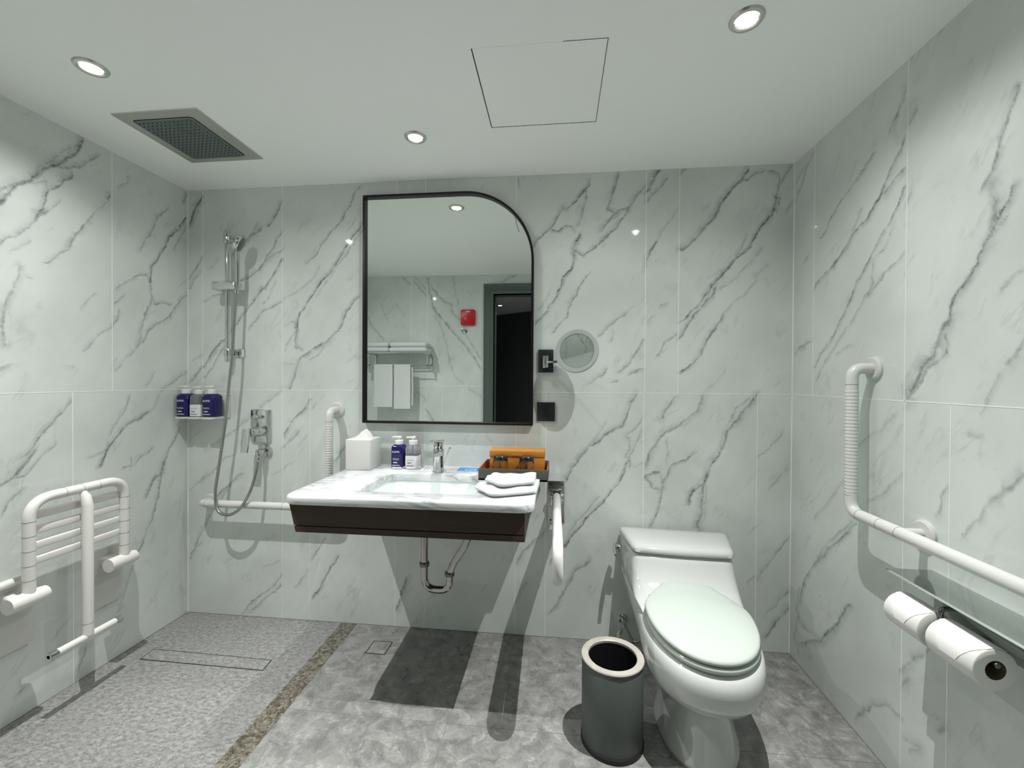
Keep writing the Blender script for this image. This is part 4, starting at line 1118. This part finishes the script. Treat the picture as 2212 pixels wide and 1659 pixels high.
grab_right()
def grab_fold():
    r = .0185; x = 1.974
    t = thing('folding_grab_bar', 'white fold-down grab bar on a steel plate beside the vanity', 'grab bar', (x-.006, 0, .563), 'white wall grab bars')
    b = MB(); b.prism(rrect(1.928, .563, 2.008, .768, .005, 3), -.007, 0, bev=.001, axis='y'); pl = b.build('wall_plate', 'brushed_steel', t)
    for px in (1.941, 1.996):
        for pz in (.578, .752): MB().cyl((px, -.0065, pz), (px, -.0078, pz), .0045, 12).build('screw', 'black_rubber', pl)
    b = MB()
    for px in (1.946, 1.990): b.box((px-.004, -.046, .660), (px+.004, -.006, .722), .002)
    b.cyl((1.934, -.038, .706), (2.004, -.038, .706), .0085, 18, bev=.001).cyl((1.934, -.030, .680), (2.004, -.030, .680), .007, 18, bev=.001).box((1.945, -.026, .728), (1.992, -.006, .734), .001)
    b.build('hinge', 'chrome', t)
    P = fillet([(1.970, -.036, .700), (1.975, -.668, .700), (1.975, -.668, .572), (1.968, -.036, .585)], .062, 10)
    MB().tube(P, r, 22).build('tube', 'white_plastic', t)
grab_fold()

# ------------------------------------------------------------------ folding shower seat on the left wall
def shower_seat():
    t = thing('folding_shower_seat', 'white folded-up shower seat with slats and tubular frame on the left wall', 'shower seat', (.1, -.59, .49))
    r = .0180; x = .105
    P = fillet([(x, -.768, .475), (x, -.768, .820), (x, -.432, .822), (x, -.432, .475)], .075, 10)
    MB().tube(P, r, 22).build('frame_tube', 'seat_plastic', t)
    for y in (-.768, -.432):
        for k in range(5): joint((x, y, .745-k*.052), (0, 0, 1), r, t)
    for y in (-.66, -.60, -.54): joint((x, y, .821), (0, 1, 0), r, t)
    for k in range(4):
        z1 = .772-k*.0545
        b = MB(); b.box((x-.030, -.755, z1-.027), (x-.006, -.445, z1), .004, 3); b.build('slat', 'seat_plastic', t)
    # drop leg with foot bar
    P = [(x+.012, -.600, .806), (x+.027, -.600, .775), (x+.028, -.600, .245)]
    b = MB(); b.tube([(x+.004, -.600, .812), (x+.020, -.600, .790), (x+.028, -.600, .755), (x+.028, -.600, .245)], r, 22, rs=[.010, .016, r, r]); b.build('leg', 'seat_plastic', t)
    b = MB(); b.tube([(x+.028, -.713, .238), (x+.028, -.490, .238)], .0135, 20); ft = b.build('foot_bar', 'seat_plastic', t)
    for y0, y1 in ((-.732, -.705), (-.497, -.472)):
        b = MB(); b.lathe([(0, .0138), (y1-y0, .0138)], (x+.028, y0, .238), (0, 1, 0), 22, cap=False).lathe([(.002, .0138), (.0, .0138), (0, .007), (.02, .0068)], (x+.028, y0, .238), (0, 1, 0), 22, cap=False); b.build('foot_cap', 'chrome', ft)
        MB().lathe([(.0135, .0001), (.0140, .0069)], (x+.028, y0, .238), (0, 1, 0), 18).build('cap_hole', 'black_rubber', ft) if y0 < -.6 else None
    joint((x+.028, -.600, .292), (0, 0, 1), r, t)
    # hinge sleeves, arms to the wall and mounting plates
    for yc in (-.445, -.775):
        b = MB(); R = .027
        b.lathe([(0, R*.2), (0, R), (.095, R), (.112, R*.9), (.120, R*.55), (.121, .001)], (x, yc-.055, .470), (0, 1, 0), 28)
        b.build('hinge_sleeve', 'seat_plastic', t)
        b = MB(); b.prism(rrect(yc-.050, .270, yc+.078, .520, .006, 3), 0, .026, bev=.004, axis='x'); b.build('mounting_plate', 'plate_plastic', t)
        b = MB(); b.box((.020, yc-.028, .452), (x, yc+.028, .488), .008, 3); b.build('hinge_arm', 'seat_plastic', t)
    b = MB(); b.tube([(.045, -.93, .528), (.045, -.745, .528)], .014, 18); b.build('cross_tube', 'seat_plastic', t)
    b = MB(); b.box((0, -.92, .514), (.045, -.895, .542), .004); b.build('cross_tube_bracket', 'seat_plastic', t)
shower_seat()

# ------------------------------------------------------------------ toilet
def toilet():
    th = math.radians(-3.8)
    t = thing('toilet', 'white one-piece elongated toilet with closed lid against the back wall', 'toilet', (2.508, 0, 0), rotz=th, local=True)
    sg = lambda v: 1 if v >= 0 else -1
    NP = 120
    def resample(L):
        """closed loop starting at the front centre, evenly spaced along its length"""
        P = L+[L[0]]; d = [0]
        for a, b in zip(P[:-1], P[1:]): d.append(d[-1]+math.hypot(b[0]-a[0], b[1]-a[1]))
        out = []; i = 0
        for k in range(NP):
            q = d[-1]*k/NP
            while d[i+1] < q: i += 1
            f = (q-d[i])/max(1e-9, d[i+1]-d[i]); out.append((P[i][0]+(P[i+1][0]-P[i][0])*f, P[i][1]+(P[i+1][1]-P[i][1])*f))
        return out
    def mirror_half(Hf, z):
        """Hf: half outline x >= 0 from front centre to back centre (x, forward)"""
        L = Hf+[(-x, y) for x, y in reversed(Hf[1:-1])]
        return [(x, -y, z) for x, y in resample(L)]
    def egg(yb, yf, wb, wm, yc, z, n=2., rb=.03):
        Hf = []
        for k in range(33):
            a = math.pi/2*k/32; Hf.append((wm*math.sin(a)**(2/n), yc+(yf-yc)*math.cos(a)**(2/n)))
        for k in range(1, 12):
            f = k/12; e = f*f*(3-2*f); Hf.append((wm+(wb-wm)*e, yc+(yb+rb-yc)*f))
        for q in range(0, 91, 15): Hf.append((wb-rb+rb*math.cos(math.radians(q)), yb+rb-rb*math.sin(math.radians(q))))
        Hf.append((0, yb)); return mirror_half(Hf, z)
    def trap(yb, yf, wb, wf, z, r=.035, rb=.02, bow=.008):
        c1 = (wf, yf-bow); c2 = (wb, yb); Hf = [(wf*k/8*.999, yf-bow*(k/8)**2) for k in range(0, 7)]
        def rnd(a, b, c, r):
            d1 = Vector((a[0]-b[0], a[1]-b[1])).normalized(); d2 = Vector((c[0]-b[0], c[1]-b[1])).normalized(); B = Vector(b)
            p, q = B+d1*r, B+d2*r
            return [tuple((1-u)**2*p+2*u*(1-u)*B+u*u*q) for u in [k/8 for k in range(9)]]
        Hf += rnd(Hf[-1], c1, c2, r)+rnd(c1, c2, (0, yb), rb)+[(0, yb)]
        return mirror_half(Hf, z)
    DZ_ = -.010
    S = [egg(*a) for a in ((.22, .690, .090, .138, .46, 0.0, 2.2), (.22, .690, .090, .138, .46, .014, 2.2), (.225, .682, .086, .133, .46, .026, 2.2), (.225, .650, .080, .115, .45, .10, 2.1),
         (.205, .640, .085, .112, .44, .15, 2.1), (.17, .655, .105, .122, .44, .185, 2.1), (.13, .690, .130, .145, .45, .210, 2.1), (.10, .738, .158, .170, .465, .232, 2.15),
         (.075, .772, .180, .185, .475, .255, 2.2), (.055, .792, .200, .193, .48, .285, 2.25), (.042, .800, .215, .196, .48, .315, 2.25), (.036, .800, .224, .196, .48, .345, 2.25),
         (.035, .792, .228, .192, .48, .368, 2.25), (.035, .775, .230, .184, .48, .382, 2.25), (.035, .745, .231, .174, .47, .388, 2.25))]
    S += [trap(.035, .52, .231, .185, .390, .09), trap(.035, .43, .232, .196, .396, .07), trap(.035, .375, .233, .200, .412, .055), trap(.035, .335, .234, .200, .440, .045),
          trap(.035, .305, .235, .198, .475, .038), trap(.035, .285, .236, .195, .510, .034), trap(.035, .273, .236, .192, .534, .032)]
    b = MB(); b.loft(S); b.build('bowl_and_tank', 'porcelain', t, sharp=130)
    b = MB(); z0 = .5375
    b.loft([trap(.034, .278, .238, .195, z0), trap(.031, .283, .241, .199, z0+.003), trap(.031, .281, .240, .198, z0+.018), trap(.037, .272, .234, .192, z0+.027), trap(.052, .252, .220, .178, z0+.0315), trap(.085, .212, .175, .14, z0+.0335)])
    b.build('tank_lid', 'porcelain', t, sharp=70)
    b = MB(); b.loft([trap(.040, .268, .231, .188, z) for z in (.5335, .5380)]); b.build('lid_gap', 'gap_dark', t)
    def ell(d, z, sl, yb=.245, yf=.782, w=.182):
        L = egg(yb, yf, .088, w, .50, z, 2.12, .035); cx, cyy = 0, -.515
        hw, hl = w, (yf-yb)/2
        return [(x*(1-d/hw), cyy+(y-cyy)*(1-d/hl), zz+sl*(1-(-y-.27)/.5)) for x, y, zz in L]
    b = MB(); b.loft([ell(.012, .386, .010), ell(.002, .390, .010), ell(-.001, .399, .012), ell(.002, .406, .013), ell(.012, .4080, .013)]); b.build('seat', 'lid_plastic', t, sharp=60)
    b = MB(); b.loft([ell(.014, .4110, .016), ell(.005, .4120, .016), ell(.001, .4180, .017), ell(.003, .4250, .018), ell(.010, .4295, .018), ell(.028, .4315, .018), ell(.036, .4335, .018), ell(.060, .4350, .018), ell(.110, .4362, .018), ell(.165, .4366, .018)])
    b.build('seat_lid', 'lid_plastic', t, sharp=75)
    b = MB(); b.cyl((-.232, -.112, .492), (-.258, -.112, .492), .015, 24, bev=.003); b.tube([(-.254, -.080, .496), (-.262, -.105, .495), (-.266, -.140, .490), (-.262, -.172, .480)], .0085, 14, smooth=4, rs=[.011, .0095, .0085, .007]); b.build('flush_lever', 'chrome', t)
    b = MB(); b.cyl((-.100, -.44, .200), (-.125, -.44, .200), .010, 18, bev=.002); b.build('fixing_cap', 'cap_white', t)
toilet()
def angle_valve():
    t = thing('angle_valve', 'small chrome angle valve on the wall behind the bin', 'valve', (2.290, 0, .115))
    b = MB(); b.cyl((2.290, 0, .115), (2.290, -.008, .115), .022, 26, bev=.002).cyl((2.290, 0, .115), (2.290, -.060, .115), .009, 18); b.build('body', 'chrome', t)
    b = MB(); b.cyl((2.290, -.045, .115), (2.268, -.085, .100), .007, 16).cyl((2.272, -.080, .102), (2.255, -.110, .090), .010, 16, bev=.002); b.build('handle', 'chrome', t)
    b = MB(); b.tube([(2.292, -.045, .120), (2.305, -.055, .085), (2.335, -.075, .050), (2.365, -.085, .085), (2.365, -.085, .17), (2.35, -.085, .27), (2.345, -.09, .345)], .006, 12, smooth=8); b.build('supply_hose', 'brushed_steel', t)
angle_valve()

# ------------------------------------------------------------------ waste bin
def bin_():
    x, y, R, h = 2.1685, -.573, .1045, .292
    t = thing('waste_bin', 'dark grey round open waste bin on the floor beside the toilet', 'bin', (x, y, 0))
    b = MB(); b.lathe([(0, R), (.002, R+.0035), (.016, R+.0035), (.020, R), (.020, .001)], (x, y, 0), (0, 0, 1), 72); b.build('base', 'black_rubber', t)
    b = MB(); b.lathe([(.018, R), (.020, R+.001), (h-.004, R+.001), (h, R-.001), (h, R-.006), (.03, R-.008), (.03, .001)], (x, y, 0), (0, 0, 1), 72); b.build('body', 'bin_leather', t)
    b = MB(); b.lathe([(h, R-.004), (h, R+.0025), (h+.003, R+.0035), (h+.006, R+.0015), (h+.0062, R-.019), (h+.004, R-.0215), (h-.004, R-.0215), (h-.004, R-.018)], (x, y, 0), (0, 0, 1), 72, cap=False); b.build('rim_ring', 'bin_rim', t)
    b = MB(); b.lathe([(h+.001, R-.0205), (.045, R-.026), (.032, R-.030), (.032, .001)], (x, y, 0), (0, 0, 1), 60, cap=True)
    bm = b.bm
    top = [f for f in bm.faces if len(f.verts) > 10 and f.calc_center_median().z > .2]; bmesh.ops.delete(bm, geom=top, context='FACES_ONLY')
    b.build('inner_liner', 'black_rubber', t)
bin_()

# ------------------------------------------------------------------ toilet paper holder
def paper_holder():
    t = thing('toilet_paper_holder', 'steel shelf holder for two paper rolls on the right wall', 'toilet paper holder', (W, -.89, .66))
    xs = W-.120
    b = MB(); b.box((xs, -1.15, .716), (W, -.745, .7185)); b.build('shelf', 'polished_steel', t)
    b = MB(); b.box((xs-.0012, -1.15, .7125), (xs+.0006, -.745, .7190)); b.build('front_lip', 'chrome', t)
    b = MB(); b.box((W-.004, -1.14, .600), (W, -.757, .716), .001); b.build('back_plate', 'polished_steel', t)
    for y in (-.903,):
        b = MB(); b.tube(fillet([(W-.003, y, .685), (W-.105, y, .685), (W-.105, y, .630)], .012), .006, 14); b.build('arm', 'dark_steel', t)
    b = MB(); b.cyl((W-.105, -.755, .633), (W-.105, -1.045, .633), .0065, 16, bev=.001); b.build('spindle', 'dark_steel', t)
    for y0, y1, lab in ((-.892, -.778, 'toilet paper roll hanging nearer the back wall'), (-1.040, -.915, 'toilet paper roll hanging nearest the viewer, below the shelf')):
        c = (W-.105, y0, .620); R = .0465
        r_ = thing('toilet_roll', lab, 'toilet paper', (c[0], (y0+y1)/2, c[2]), 'toilet paper rolls')
        b = MB(); L = y1-y0
        b.lathe([(0, .0215), (0, R-.002), (.002, R), (L-.002, R), (L, R-.002), (L, .0215)], c, (0, 1, 0), 56, cap=False); b.build('paper', 'paper', r_, sharp=50)
        b = MB(); b.lathe([(0.0, .0215), (L, .0215), (L, .0200), (0.0, .0200)], c, (0, 1, 0), 32, cap=False); b.build('cardboard_core', 'orange_core', r_)
        b = MB(); pts = []
        # loose sheet folded to a point hanging over the front
        xr = c[0]
        A = []
        for k in range(9):
            a = math.radians(60+k*16.); rr = R+.0012
            A.append((xr+rr*math.cos(a), c[2]+rr*math.sin(a)))
        S0 = []
        for k, (px, pz) in enumerate(A):
            f = k/8; w0 = y0+.002+(.040*max(0, f-.4)/.6); w1 = y1-.002-(.040*max(0, f-.4)/.6)
            S0.append([(px, w0, pz), (px, w1, pz), (px+.0006, w1, pz+.0006), (px+.0006, w0, pz+.0006)])
        b.loft(S0); b.build('loose_sheet', 'paper', r_)
mat('orange_core', (.16, .13, .07), .8)
paper_holder()

# ------------------------------------------------------------------ things on the wall behind, seen in the mirror
def towel_rack():
    yw = YF; t = thing('towel_rack', 'chrome double towel rack on the wall behind, seen in the mirror', 'towel rack', (.47, yw, 1.36))
    yo = yw+.205; z = 1.508
    b = MB()
    for k in range(5): b.cyl((.19, yw+.035+k*.042, z), (.765, yw+.035+k*.042, z), .006, 12)
    b.build('shelf_bars', 'chrome', t)
    for x in (.20, .765):
        b = MB(); b.box((x-.008, yw, z-.012), (x+.008, yo, z+.012), .003).box((x-.014, yw, 1.345), (x+.014, yw+.018, z+.030), .006).box((x-.006, yw+.13, 1.375), (x+.006, yw+.145, z), .002).box((x-.006, yw, 1.382), (x+.006, yw+.145, 1.398), .002)
        b.build('end_bracket', 'chrome', t)
    MB().cyl((.20, yw+.138, 1.388), (.765, yw+.138, 1.388), .0065, 14).build('lower_bar', 'chrome', t)
    # bath towels stacked on the shelf
    for (x0, x1, lab) in ((.165, .408, 'left folded white bath towel on the rack shelf in the mirror'), (.413, .775, 'right folded white bath towel on the rack shelf in the mirror')):
        q = thing('bath_towel', lab, 'towel', ((x0+x1)/2, yw+.11, z+.006), 'folded bath towels on the rack')
        for i in range(2):
            b = MB(); b.box((x0+.004*i, yw+.020, z+.0065+i*.045), (x1-.006*i, yo-.008*i, z+.0505+i*.045), .020, 4); b.build('fold', 'towel', q, sharp=80)
    for (x0, x1, zb, lab) in ((.250, .430, 1.000, 'left white hand towel hanging from the rack bar in the mirror'), (.446, .602, .985, 'right white hand towel hanging from the rack bar in the mirror')):
        q = thing('hanging_towel', lab, 'towel', ((x0+x1)/2, yw+.138, 1.396), 'towels hanging from the rack')
        yb = yw+.138; n = 14
        def sheet(xa, xb, side, z0):
            S = []
            for k in range(11):
                f = k/10; zz = 1.398-(1.398-z0)*f; L = []; M = []
                for i in range(n+1):
                    u = i/n; x = xa+(xb-xa)*u+.004*math.sin(f*3); w = .0025*math.sin(u*7+f*2); y = yb+side*(.0085+.004*min(1, f*4))+w
                    L.append((x, y-.004, zz)); M.append((x, y+.004, zz))
                S.append(L+M[::-1])
            return S
        b = MB(); b.loft(sheet(x0, x1, 1, zb)); b.cyl((x0, yb, 1.3885), (x1, yb, 1.3885), .0135, 18); b.build('front_drop', 'towel', q, sharp=80)
        b = MB(); b.loft(sheet(x0+.012, x1+.018, -1, zb+.03)); b.build('back_drop', 'towel', q, sharp=80)
towel_rack()
def alarm():
    t = thing('emergency_alarm', 'red emergency call box beside the doorway, seen in the mirror', 'alarm', (1.12, YF, 1.775))
    b = MB(); b.prism(rrect(1.052, 1.777, 1.190, 1.926, .014, 5), YF, YF+.030, bev=.003, axis='y'); b.build('housing', 'alarm_red', t)
    b = MB(); b.box((1.085, YF+.0295, 1.800), (1.155, YF+.033, 1.860), .003); b.build('call_button', 'alarm_red', t)
    b = MB()
    for k in range(4): b.box((1.104+k*.0095, YF+.0298, 1.902), (1.111+k*.0095, YF+.0306, 1.911))
    b.build('print', 'lettering_white', t)
    t = thing('robe_hook', 'small round chrome robe hook below the red call box', 'hook', (1.081, YF, 1.729))
    b = MB(); b.cyl((1.081, YF, 1.729), (1.081, YF+.010, 1.729), .030, 32, bev=.003); b.build('plate', 'chrome', t)
    b = MB(); b.tube([(1.081, YF+.008, 1.735), (1.081, YF+.035, 1.728), (1.081, YF+.045, 1.745)], .006, 12, smooth=5); b.build('hook', 'chrome', t)
alarm()
